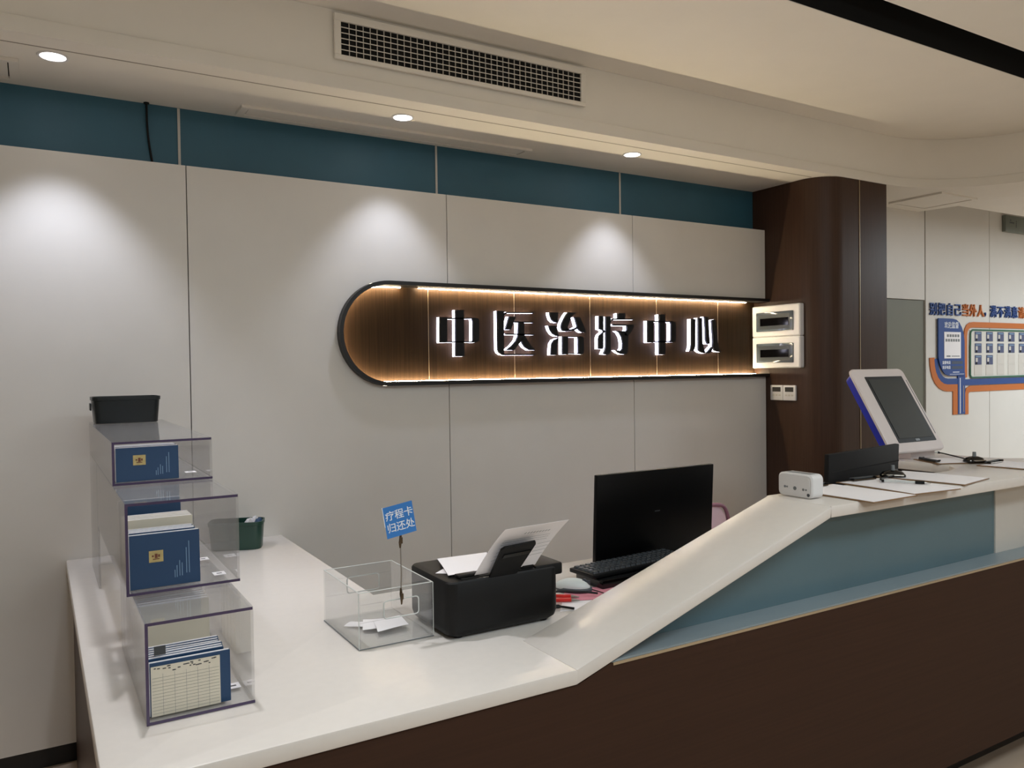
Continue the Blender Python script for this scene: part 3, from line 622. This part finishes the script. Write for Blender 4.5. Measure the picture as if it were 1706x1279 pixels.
bm = new(); sheet(bm, [lean2(0.085, 0.0), lean2(0.272, 0.004), lean2(0.312, 0.178), lean2(0.118, 0.172)], bend=-0.006); obj('sheet', bm, m_paper, ps)
bm = new()
def pline(x0, x1, s, th=0.0012):
    bm_ = bm; n = 0.0082 if 0.05 < s < 0.14 else 0.006
    v = [Vector(lean2(x0+s*0.2, s, n)), Vector(lean2(x1+s*0.2, s+0.004, n)), Vector(lean2(x1+s*0.2, s+0.004+th, n)), Vector(lean2(x0+s*0.2, s+th, n))]
    o2 = Vector((0, -0.0001, -0.0001)); loft(bm_, [v, [p+o2 for p in v]])
for k in range(9): pline(0.150+0.009*k, 0.156+0.009*k, 0.150, 0.003)
for s in (0.136, 0.128, 0.119): pline(0.095, 0.235, s, 0.0008)
for s in (0.105, 0.09, 0.075, 0.06): pline(0.215, 0.255, s, 0.001); pline(0.098, 0.118, s, 0.001)
obj('printed_lines', bm, m_grey, ps)
zt = ZL+0.001+PH
for P, lb, dz in (([(0.905, 1.925, 0.001), (0.975, 1.868, 0.001), (1.16, 1.975, 0.004), (1.09, 2.055, 0.003)], 'lower blank white sheet lying on top of the printer', 0.0),
                  ([(0.915, 1.868, 0.003), (1.07, 1.868, 0.004), (1.12, 2.03, 0.006), (0.965, 2.04, 0.006)], 'upper blank white sheet lying on top of the printer', 0.003)):
    bm = new(); sheet(bm, [(x, y, zt+z+dz) for x, y, z in P], bend=0.002); o = obj('paper_sheet', bm, m_paper); tag(o, lb, 'paper')
# ------------------------------------------------------------------ monitors
def monitor(label, loc, rotz, w, h, zb, tilt, groove):
    t = thing('monitor', label, 'monitor', loc, rotz)
    ca, sa = math.cos(tilt), math.sin(tilt)
    bm = new(); box(bm, -w/2, w/2, 0, 0.018, 0, h, r=0.003); sh = obj('back_shell', bm, m_blackm if groove else m_mon, t)
    sh.location = (0, 0, zb); sh.rotation_euler = (tilt, 0, 0)
    pn = bx('screen_panel', m_blackg, sh, -w/2+0.006, w/2-0.006, 0.0182, 0.0195, 0.012, h-0.006)
    if groove:
        bx('groove', m_void, sh, -w/2+0.02, w/2, -0.0008, -0.0001, h-0.066, h-0.062)
    else:
        bx('bezel_edge', m_blackp, sh, -w/2, w/2, -0.0015, -0.0002, 0, 0.012)
        bx('badge', m_dgrey, sh, -0.012, 0.012, -0.0006, -0.0001, h*0.52, h*0.52+0.004)
    bm = new(); box(bm, -0.03, 0.03, 0.020, 0.034, 0.008, zb+0.09, r=0.004); obj('stand_neck', bm, m_blackp, t)
    bm = new(); loft(bm, [rrect(0.22, 0.16, 0.03, 0.0, 4, 0, 0.06), rrect(0.21, 0.15, 0.03, 0.008, 4, 0, 0.06)]); obj('stand_base', bm, m_blackp, t)
    return t
monitor('large black monitor with its smooth back to the hall, behind the ramp', (1.900, 2.180, ZL+0.001), 0.0, 0.545, 0.315, 0.016, math.radians(3.0), False)
monitor('black monitor with a grooved back rising behind the clipboards on the high counter', (2.588, 1.828, ZL+0.001), math.radians(9.0), 0.53, 0.31, 0.078, math.radians(2.0), True)
# ------------------------------------------------------------------ keyboard, mouse and desk clutter
kb = thing('keyboard', 'black keyboard on the desk in front of the large monitor', 'keyboard', (1.702, 2.085, ZL+0.031), math.radians(4))
bm = new(); box(bm, -0.215, 0.215, -0.059, 0.059, 0, 0.014, r=0.003); obj('case', bm, m_blackp, kb)
bm = new(); loft(bm, [rrect(0.020, 0.017, 0.002, 0.0142, 2), rrect(0.016, 0.013, 0.002, 0.021, 2)]); k0 = obj('key', bm, m_dgrey, kb)
first = True
for r_ in range(5):
    for c_ in range(18):
        if first: k = k0; first = False
        else: k = k0.copy(); COL.objects.link(k); k.parent = kb
        k.location = (-0.196+0.0231*c_, -0.045+0.0215*r_, 0)
bx('note_box', m_blackg, None, 1.51, 1.91, 1.985, 2.13, ZL+0.001, ZL+0.029, r=0.004)
o = bpy.data.objects['note_box']; o.name = 'document_case'; tag(o, 'flat black case under the keyboard on the desk', 'case')
ms = thing('mouse', 'white and grey computer mouse beside the printer on the pink pad', 'mouse', (1.425, 2.022, ZL+0.0035), math.radians(-48))
bm = new(); bmesh.ops.create_uvsphere(bm, u_segments=24, v_segments=14, radius=1.0)
for v in bm.verts:
    v.co = Vector((v.co.x*0.058*(1-0.08*v.co.x), v.co.y*0.031, v.co.z*0.030 if v.co.z > 0 else v.co.z*0.002)); v.co.z += 0.010
obj('shell', bm, m_mouse, ms)
bm = new(); bmesh.ops.create_uvsphere(bm, u_segments=24, v_segments=10, radius=1.0)
for v in bm.verts: v.co = Vector((v.co.x*0.0595, v.co.y*0.0325, max(-0.007, min(0.007, v.co.z*0.02))+0.0075))
obj('lower_side', bm, m_mouses, ms)
bm = new(); box(bm, 0.016, 0.052, -0.0018, 0.0018, 0.022, 0.036); obj('button_gap', bm, m_mouses, ms)
bm = new(); cyl(bm, (0.034, -0.003, 0.033), 0.007, 0.006, 16, 'y'); obj('scroll_wheel', bm, m_mouses, ms)
bm = new(); tube(bm, curve([(0.056, 0, 0.008), (0.09, -0.01, 0.004), (0.12, -0.03, 0.003), (0.15, -0.02, 0.003), (0.17, -0.05, 0.003)]), 0.0018); obj('cord', bm, m_blackp, ms)
bm = new(); sheet(bm, [(1.335, 1.955, ZL+0.0012), (1.50, 1.885, ZL+0.0012), (1.60, 1.98, ZL+0.0012), (1.42, 2.06, ZL+0.0012)], th=0.0015)
tag(obj('note_pad', bm, m_paperp), 'pink paper pad lying under the mouse', 'pad')
bm = new(); sheet(bm, [(1.272, 1.875, ZL+0.0006), (1.36, 1.850, ZL+0.0006), (1.47, 1.90, ZL+0.0006), (1.33, 1.948, ZL+0.0006)], th=0.0005)
tag(obj('paper_sheet', bm, m_paper), 'white paper sheet on the desk under the red pens', 'paper')
for k, (x, y, a, lb) in enumerate(((1.345, 1.985, -38, 'red pen by the printer, nearer the mouse'), (1.322, 1.950, -30, 'red pen by the printer, nearer the ramp'))):
    t = thing('pen', lb, 'pen', (x, y, ZL+0.0085), math.radians(a))
    bm = new(); tube(bm, [(-0.05, 0, 0), (0.035, 0, 0)], 0.0058, 10); obj('barrel', bm, m_redpen, t)
    bm = new(); tube(bm, [(0.0355, 0, 0), (0.06, 0, -0.002)], [0.0052, 0.0015], 10); obj('tip', bm, m_steel, t)
bm = new(); tube(bm, curve([(1.275, 1.955, ZL+0.024), (1.33, 1.985, ZL+0.024), (1.40, 1.955, ZL+0.020), (1.452, 1.935, ZL+0.012)]), 0.0032)
tag(obj('power_cable', bm, m_blackp), 'black cable end crossing the red pens beside the printer', 'cable')
bm = new(); tube(bm, curve([(1.258, 1.905, ZL+0.008), (1.285, 1.90, ZL+0.008), (1.315, 1.865, ZL+0.006)]), [0.006]*7+[0.0035]*6)
tag(obj('usb_cable', bm, m_blackp), 'short black plug lead lying at the foot of the printer', 'cable')
# ------------------------------------------------------------------ chair behind the desk
ch = thing('office_chair', 'pink-backed office chair tucked behind the desk, just showing past the large monitor', 'chair', (2.87, 2.74, 0.0), math.radians(4)); ch.scale = (1, 1, 0.95)
bm = new()
L = []
for z, w2, d2, yy in ((0.50, 0.34, 0.04, 0.20), (0.56, 0.42, 0.06, 0.21), (0.66, 0.44, 0.065, 0.225), (0.74, 0.42, 0.06, 0.235), (0.785, 0.36, 0.045, 0.24), (0.80, 0.30, 0.02, 0.24)):
    L.append([Vector((p.x, p.y+yy, z)) for p in rrect(w2, d2, d2*0.45, 0, 4)])
loft(bm, L); obj('backrest', bm, m_pink, ch)
bm = new(); tube(bm, curve([(-0.215, 0.185, 0.56), (-0.222, 0.20, 0.66), (-0.205, 0.21, 0.765), (-0.15, 0.215, 0.80), (0.0, 0.215, 0.806), (0.15, 0.215, 0.80), (0.205, 0.21, 0.765), (0.222, 0.20, 0.66), (0.215, 0.185, 0.56)]), 0.010); obj('piping', bm, m_pinkd, ch)
bm = new(); loft(bm, [rrect(0.42, 0.42, 0.08, 0.40), rrect(0.46, 0.46, 0.09, 0.42), rrect(0.46, 0.46, 0.09, 0.46), rrect(0.42, 0.42, 0.08, 0.48)]); obj('seat', bm, m_pink, ch)
bm = new(); box(bm, -0.03, 0.03, 0.17, 0.19, 0.39, 0.60, r=0.004); obj('back_bracket', bm, m_blackp, ch)
bm = new(); cyl(bm, (0, 0, 0.09), 0.025, 0.31, 16); obj('column', bm, m_steel, ch)
for k in range(5):
    a = math.radians(72*k+20); bm = new()
    tube(bm, [(0.02*math.cos(a), 0.02*math.sin(a), 0.10), (0.26*math.cos(a), 0.26*math.sin(a), 0.065)], [0.022, 0.014], 8); lg = obj('leg', bm, m_blackp, ch)
    bm = new(); cyl(bm, (0.265*math.cos(a), 0.265*math.sin(a)-0.011, 0.0255), 0.025, 0.022, 14, 'y'); obj('castor', bm, m_blackm, lg)
# ------------------------------------------------------------------ things on the high counter
wd = thing('call_speaker', 'small rounded white plastic device with buttons at the top of the ramp', 'device', (2.032, 1.655, ZU+0.001), math.radians(1))
bm = new(); lo = []
for x, g in ((-0.027, 0.004), (-0.023, 0.0), (0.023, 0.0), (0.027, 0.004)):
    lo.append([Vector((x, p.x, p.y+0.037)) for p in rrect(0.128-2*g, 0.073-2*g, 0.016, 0, 5)])
loft(bm, lo); obj('body', bm, m_white, wd)
bm = new(); lo = [[Vector((x, p.x, p.y+0.037)) for p in rrect(0.108, 0.053, 0.010, 0, 5)] for x in (-0.0272, -0.0282)]; loft(bm, lo); obj('button_plate', bm, m_white, wd)
bm = new()
for (y, z, r) in ((0.036, 0.030, 0.004), (-0.001, 0.028, 0.006), (-0.032, 0.027, 0.004), (-0.042, 0.027, 0.003), (0.028, 0.030, 0.003)):
    cyl(bm, (-0.0290, y, z), r, 0.0008, 14, 'x')
obj('button', bm, m_grey, wd)
bm = new(); cyl(bm, (-0.0290, -0.050, 0.012), 0.005, 0.0012, 12, 'x'); obj('strap_hole', bm, m_dgrey, wd)
bx('top_seam', m_grey, wd, -0.012, 0.012, -0.045, 0.045, 0.0733, 0.0738)
def clipboard(label, cx, cy, rotz, w=0.222, d=0.305, z=None, mark=False, pd=0.0):
    t = thing('clipboard', label, 'clipboard', (cx, cy, z or ZU+0.001), math.radians(rotz))
    bx('board', m_brown, t, -w/2, w/2, -d/2, d/2, 0, 0.0028, r=0.0008, seg=1)
    bm = new(); sheet(bm, [(-w/2+0.004, -d/2+0.004, 0.0032), (w/2-0.005, -d/2+0.003, 0.0032), (w/2-0.006, d/2-0.012, 0.0032), (-w/2+0.005, d/2-0.012, 0.0032)], bend=0.0008); obj('paper', bm, m_paper, t)
    bm = new(); box(bm, -0.055, 0.055, d/2-0.030, d/2-0.004, 0.0055, 0.0085, r=0.001, seg=1); cpl = obj('spring_clip', bm, m_brass, t)
    bm = new(); tube(bm, [(-0.058, d/2-0.012, 0.011), (0.058, d/2-0.012, 0.011)], 0.0045, 8); obj('clip_roll', bm, m_dgrey, cpl)
    for s in (-1, 1):
        bm = new(); tube(bm, [(s*0.055, d/2-0.012, 0.011), (s*0.055, d/2-0.030, 0.012)], 0.003, 8); obj('clip_arm', bm, m_blackp, cpl)
    return t
clipboard('clipboard with blank paper nearest the white device on the high counter', 2.205, 1.602, 1)
clipboard('clipboard with a clear pen lying across its paper, middle of the high counter', 2.452, 1.610, -5)
clipboard('clipboard with blank paper to the right of the black pen stand', 2.722, 1.655, 10)
clipboard('clipboard lying aslant on the return in front of the touch-screen kiosk', 3.252, 1.885, 64, 0.17, 0.235)
clipboard('clipboard cut off by the right edge of the photo on the high counter', 3.305, 1.605, 5)
bm = new(); sheet(bm, [(2.572, 1.470, ZU+0.0012), (2.60, 1.468, ZU+0.0012), (2.598, 1.74, ZU+0.0012), (2.585, 1.74, ZU+0.0012)]); tag(obj('paper_sheet', bm, m_paper), 'edge of a white sheet showing between two clipboards on the high counter', 'paper')
def pen_stand(label, x, y, rotz, plabel, px, py, prot, cord, z=None, pz=None):
    z = z or ZU+0.001
    t = thing('pen_stand', label, 'pen stand', (x, y, z), math.radians(rotz))
    bm = new(); loft(bm, [rrect(0.085, 0.052, 0.02, 0.0), rrect(0.085, 0.052, 0.02, 0.006), rrect(0.066, 0.040, 0.018, 0.016), rrect(0.030, 0.022, 0.009, 0.022)]); obj('base', bm, m_blackg, t)
    bm = new(); tube(bm, [(0, 0, 0.02), (0, 0, 0.040)], [0.0075, 0.0065], 12); obj('socket', bm, m_grey, t)
    bm = new(); tube(bm, [(0.034, -0.022, 0.006), (-0.0, -0.029, 0.007), (-0.036, -0.018, 0.006)], 0.003); obj('chrome_rim', bm, m_steel, t)
    p = thing('pen', plabel, 'pen', (px, py, pz or z+0.006), math.radians(prot))
    bm = new(); tube(bm, [(-0.07, 0, 0), (0.028, 0, 0)], 0.0042, 10); obj('barrel', bm, m_acre, p)
    bm = new(); tube(bm, [(0.028, 0, 0), (0.056, 0, 0)], 0.0056, 10); obj('grip', bm, m_blackp, p)
    bm = new(); tube(bm, [(0.056, 0, 0), (0.075, 0, -0.002)], [0.004, 0.001], 8); obj('tip', bm, m_steel, p)
    bm = new(); tube(bm, [(-0.074, 0, 0), (-0.066, 0, 0)], 0.005, 10); obj('cap', bm, m_blackp, p)
    bm = new(); tube(bm, curve(cord), 0.0028); obj('cord', bm, m_blackp, t).matrix_parent_inverse = (Matrix.Translation((x, y, z)) @ Matrix.Rotation(math.radians(rotz), 4, 'Z')).inverted()
zp = ZU+0.0065
pen_stand('black pen stand with a grey socket between the clipboards by the grooved monitor', 2.622, 1.735, -52, 'clear pen with a black grip lying on the middle clipboard', 2.497, 1.605, -58, [(2.622, 1.72, ZU+0.014), (2.56, 1.71, ZU+0.012), (2.50, 1.70, ZU+0.012), (2.462, 1.665, ZU+0.012)], z=ZU+0.0065, pz=ZU+0.0125)
pen_stand('black pen stand with a grey socket on the return beside the kiosk', 3.262, 1.800, -20, 'clear pen with a black grip lying at the foot of the kiosk', 3.365, 2.085, 146, [(3.262, 1.82, ZU+0.012), (3.33, 1.92, ZU+0.014), (3.42, 2.03, ZU+0.012), (3.427, 2.045, ZU+0.009)], z=ZU+0.0065)
# ------------------------------------------------------------------ touch-screen kiosk
ki = thing('kiosk', 'white tilted touch-screen kiosk with a blue rear shell on the counter return', 'kiosk', (3.215, 2.095, ZU+0.001), math.radians(-2.1))
TL = math.radians(31.1)
def kp(x, y, o): # frame coordinates: across, up the face, out of the face
    return Vector((x, y*math.sin(TL)-o*math.cos(TL), 0.212+y*math.cos(TL)+o*math.sin(TL)))
def kloop(x0, x1, y0, y1, r, o, n=4):
    return [kp(p.x, p.y, o) for p in rrect(x1-x0, y1-y0, r, 0, n, (x0+x1)/2, (y0+y1)/2)]
FX0, FX1, FY0, FY1 = -0.196, 0.160, -0.206, 0.202
bm = new(); loft(bm, [kloop(FX0+0.004, FX1-0.004, FY0+0.004, FY1-0.004, 0.024, -0.012), kloop(FX0, FX1, FY0, FY1, 0.026, -0.008), kloop(FX0, FX1, FY0, FY1, 0.026, 0.0), kloop(FX0+0.005, FX1-0.005, FY0+0.005, FY1-0.005, 0.022, 0.004)]); obj('front_frame', bm, m_kwhite, ki)
bm = new(); loft(bm, [kloop(-0.126, 0.126, -0.162, 0.160, 0.004, 0.0035), kloop(-0.126, 0.126, -0.162, 0.160, 0.004, 0.0055)]); sb = obj('screen_bezel', bm, m_blackp, ki)
bm = new(); loft(bm, [kloop(-0.112, 0.112, -0.143, 0.147, 0.002, 0.0056), kloop(-0.112, 0.112, -0.143, 0.147, 0.002, 0.0064)]); obj('screen', bm, m_screen, sb)
bm = new(); loft(bm, [kloop(-0.012, 0.016, -0.158, -0.148, 0.003, 0.0056), kloop(-0.012, 0.016, -0.158, -0.148, 0.003, 0.0062)]); obj('emblem', bm, m_grey, sb)
bm = new(); loft(bm, [kloop(0.143, 0.146, -0.13, 0.14, 0.001, 0.0038), kloop(0.143, 0.146, -0.13, 0.14, 0.001, 0.0048)]); obj('card_slot', bm, m_dgrey, ki)
bm = new(); loft(bm, [kloop(FX0+0.012, FX1-0.012, FY0+0.03, FY1-0.012, 0.02, -0.0122), kloop(FX0+0.016, FX1-0.016, FY0+0.04, FY1-0.02, 0.02, -0.048)]); obj('rear_shell', bm, m_kblue, ki)
bm = new(); prism(bm, [(-0.065, 0.0), (0.035, 0.0), (0.035, 0.012), (-0.02, 0.075), (-0.055, 0.055), (-0.068, 0.035)], 'yz', -0.02, 0.145); obj('foot_base', bm, m_kwhite, ki)
# ------------------------------------------------------------------ breaker boxes and thermostats on the column
def breaker(label, z):
    t = thing('breaker_box', label, 'breaker box', (3.899, 3.145, z))
    bm = new(); lo = []
    for x, g in ((0, 0.0), (-0.030, 0.0), (-0.036, 0.006)):
        lo.append([Vector((x, p.x+0.182, p.y+0.095)) for p in rrect(0.364-2*g, 0.19-2*g, 0.008, 0, 3)])
    loft(bm, lo); obj('housing', bm, m_white, t)
    w = bx('window_cover', m_window, t, -0.043, -0.0362, 0.045, 0.325, 0.032, 0.150, r=0.003)
    bm = new(); box(bm, -0.0445, -0.0432, 0.065, 0.305, 0.045, 0.135)
    obj('window_recess', bm, m_dgrey, w)
    bx('breaker_row', m_blackg, w, -0.0460, -0.0447, 0.075, 0.290, 0.066, 0.112)
    bx('latch', m_dgrey, t, -0.045, -0.0433, 0.312, 0.322, 0.128, 0.142)
    return t
breaker('upper of two white breaker boxes with smoked windows on the dark column', 1.651)
breaker('lower of two white breaker boxes with smoked windows on the dark column', 1.459)
def thermostat(label, y):
    t = thing('thermostat', label, 'thermostat', (3.899, y, 1.262))
    bm = new(); box(bm, -0.014, 0, 0, 0.093, 0, 0.092, r=0.003); obj('body', bm, m_white, t)
    bx('display', m_lcd, t, -0.0152, -0.0142, 0.014, 0.076, 0.052, 0.080)
    bm = new()
    for k in range(3): box(bm, -0.0149, -0.0142, 0.014+0.023*k, 0.030+0.023*k, 0.026, 0.036)
    box(bm, -0.0149, -0.0142, 0.014, 0.076, 0.041, 0.042); obj('button', bm, m_whitem, t)
thermostat('white thermostat with a dark display, right-hand one under the breaker boxes', 3.198)
thermostat('white thermostat with a dark display, left-hand one under the breaker boxes', 3.293)
# ------------------------------------------------------------------ notice board and slogan on the far wall
nb = thing('notice_board', 'blue, orange and green wall notice board with card pockets on the far wall', 'notice board', (0, 0, 0))
YN = YP-0.001
def rib(name, pts, w, m, d0, d1): 
    bm = new(); ribbon(bm, pts, w, YN-d1, YN-d0); return obj(name, bm, m, nb)
XE = 8.6
rib('orange_band', [(5.654, 1.515), (5.656, 1.47), (5.664, 1.434), (5.682, 1.385), (5.714, 1.345), (5.755, 1.315), (5.806, 1.298), (5.845, 1.292), (5.951, 1.290), (5.951, 1.084)], 0.060, m_orange, 0, 0.006)
rib('blue_band', [(5.703, 1.505), (5.708, 1.46), (5.722, 1.418), (5.745, 1.383), (5.775, 1.358), (5.81, 1.342), (5.85, 1.336), (6.03, 1.334)], 0.044, m_bblue, 0, 0.0065)
rib('blue_stem', [(6.030, 1.40), (6.030, 1.085)], 0.096, m_bblue, 0, 0.008)
rib('stem_line', [(6.010, 1.36), (6.010, 1.09)], 0.010, m_shine, 0.0082, 0.0088)
rib('stem_line', [(6.056, 1.30), (6.056, 1.10)], 0.006, m_goldline, 0.0082, 0.0088)
rib('orange_band', [(6.104, 1.080), (6.104, 1.235), (6.115, 1.262), (6.15, 1.274), (XE, 1.274)], 0.046, m_orange, 0, 0.006)
rib('blue_band', [(6.079, 1.325), (XE, 1.325)], 0.046, m_bblue, 0, 0.007)
rib('orange_band', [(6.090, 1.362), (6.090, 1.68), (6.098, 1.72), (6.12, 1.748), (6.155, 1.762), (6.20, 1.766), (XE, 1.766)], 0.042, m_orange, 0, 0.006)
bm = new(); prism(bm, rect(6.15, XE, 1.36, 1.728), 'xz', YN-0.004, YN); obj('back_sheet', bm, mat('board_sheet', (216, 212, 204), 0.5, var=0.02), nb)
bm = new(); ribbon(bm, [(6.185, 1.726), (6.163, 1.716), (6.155, 1.70), (6.152, 1.62), (6.150, 1.60), (6.150, 1.38), (6.158, 1.366), (6.175, 1.36), (XE, 1.36), (XE, 1.726)], 0.012, YN-0.010, YN-0.0042, True); obj('green_frame', bm, m_bgreen, nb)
bp = [(5.717, 1.806), (5.90, 1.806), (5.95, 1.799), (5.99, 1.778), (6.022, 1.742), (6.045, 1.70), (6.058, 1.64), (6.06, 1.41), (6.06, 1.376), (5.85, 1.378), (5.80, 1.392), (5.762, 1.425), (5.735, 1.465), (5.717, 1.515)]
bm = new(); prism(bm, bp, 'xz', YN-0.016, YN-0.0088); obj('blue_panel', bm, m_bblue, nb)
text('heading', '欢迎监督', 0.052, m_shine, nb, (5.792, YN-0.0166, 1.738), bold=0.0006, ext=0.0004, sx=0.90)
bx('info_sheet', m_paper, nb, 5.786, 6.004, YN-0.0185, YN-0.0162, 1.508, 1.706, r=0.0008, seg=1)
bm = new()
for k in range(5): box(bm, 5.82+0.034*k, 5.845+0.034*k, YN-0.0192, YN-0.0186, 1.668, 1.688)
for k in range(6): box(bm, 5.803+0.032*k, 5.826+0.032*k, YN-0.0192, YN-0.0186, 1.634, 1.654)
box(bm, 5.815, 5.865, YN-0.0192, YN-0.0186, 1.520, 1.530); box(bm, 5.88, 5.985, YN-0.0192, YN-0.0186, 1.522, 1.528)
obj('sheet_print', bm, m_grey, nb)
text('contact_line', '监督电话', 0.026, m_shine, nb, (5.765, YN-0.0166, 1.468), bold=0.0006, ext=0.0003)
text('contact_line', '投诉电话', 0.026, m_shine, nb, (5.765, YN-0.0166, 1.432), bold=0.0006, ext=0.0003)
bm = new(); box(bm, 5.885, 6.03, YN-0.0168, YN-0.0162, 1.466, 1.488); box(bm, 5.885, 6.03, YN-0.0168, YN-0.0162, 1.428, 1.450); obj('number_patch', bm, mat('patch_slate', (72, 82, 100), 0.6), nb)
bm = new(); box(bm, 5.90, 5.985, YN-0.0168, YN-0.0162, 1.402, 1.408); box(bm, 5.86, 6.05, YN-0.0168, YN-0.0162, 1.388, 1.391); obj('small_print', bm, m_shine, nb)
CX = [6.262+0.1605*k for k in range(13)]
for j, zc in enumerate((1.679, 1.589, 1.498, 1.415)):
    for k, x in enumerate(CX):
        if (j < 2) or (j == 2 and k < 2): continue
        bx('card_pocket', m_pocket, nb, x-0.052, x+0.052, YN-0.0062, YN-0.0042, zc-0.040, zc+0.040)
def idcard(x, z, lb, grp=None):
    t = thing('staff_card', lb, 'card', (x, YN-0.0045, z), group=grp)
    bm = new(); box(bm, -0.047, 0.047, -0.002, 0, -0.040, 0.034, r=0.0008, seg=1); obj('card_face', bm, mat('card_slate', (74, 82, 116), 0.4, var=0.2, scale=30), t)
    bx('photo', m_pocket, t, -0.036, -0.010, -0.0028, -0.0021, -0.018, 0.012); bx('dark_field', m_blackm, t, -0.036, -0.014, -0.0028, -0.0021, -0.037, -0.020)
    bx('name_line', m_bluel, t, -0.034, 0.036, -0.0028, -0.0021, 0.018, 0.026)
    return t
c0 = idcard(CX[0], 1.679, 'small dark blue staff card in the two upper rows of the notice board', 'staff cards on the notice board')
for j, zc in enumerate((1.679, 1.589)):
    for k, x in enumerate(CX[:7]):
        if j == 0 and k == 0: continue
        dup(c0, (x, YN-0.0045, zc))
dup(c0, (CX[0], YN-0.0045, 1.498), label='left-hand staff card in the third row of the notice board', group='staff cards in the third row')
dup(c0, (CX[1], YN-0.0045, 1.498), label='right-hand staff card in the third row of the notice board', group='staff cards in the third row')
sg = thing('wall_slogan', 'row of raised blue and orange Chinese characters above the notice board', 'lettering', (0, 0, 0))
x = 5.622
for c, m in (('别', m_bblue), ('把', m_bblue), ('自', m_bblue), ('己', m_bblue), ('当', m_orange), ('外', m_orange), ('人', m_orange), ('，', m_bblue), ('满', m_bblue), ('不', m_bblue), ('满', m_bblue), ('意', m_bblue), ('请', m_orange), ('告', m_orange), ('诉', m_orange), ('我', m_orange)):
    if c == '，':
        text('character', c, 0.09, m, sg, (x-0.01, YN-0.006, 1.842), bold=0.0012, ext=0.005, sx=0.8); x += 0.075
    else:
        text('character', c, 0.098, m, sg, (x, YN-0.006, 1.838), bold=0.0012, ext=0.005, sx=0.98); x += 0.1045
ex = thing('exit_light_box', 'grey metal exit light box under the soffit edge at the far right', 'sign', (6.615, YN, 2.512))
bx('housing', m_exit, ex, 0, 0.42, -0.030, 0, 0, 0.13, r=0.003)
bm = new(); cyl(bm, (0.07, -0.0308, 0.092), 0.008, 0.0006, 14, 'y'); obj('indicator', bm, m_dgrey, ex)
bm = new()
for k in range(5): box(bm, 0.055+0.014*k, 0.066+0.014*k, -0.0312, -0.0303, 0.068, 0.078)
for k in range(4): box(bm, 0.150, 0.160, -0.0312, -0.0303, 0.040+0.014*k, 0.050+0.014*k)
obj('marking', bm, m_dgrey, ex)
bpy.context.view_layer.update()
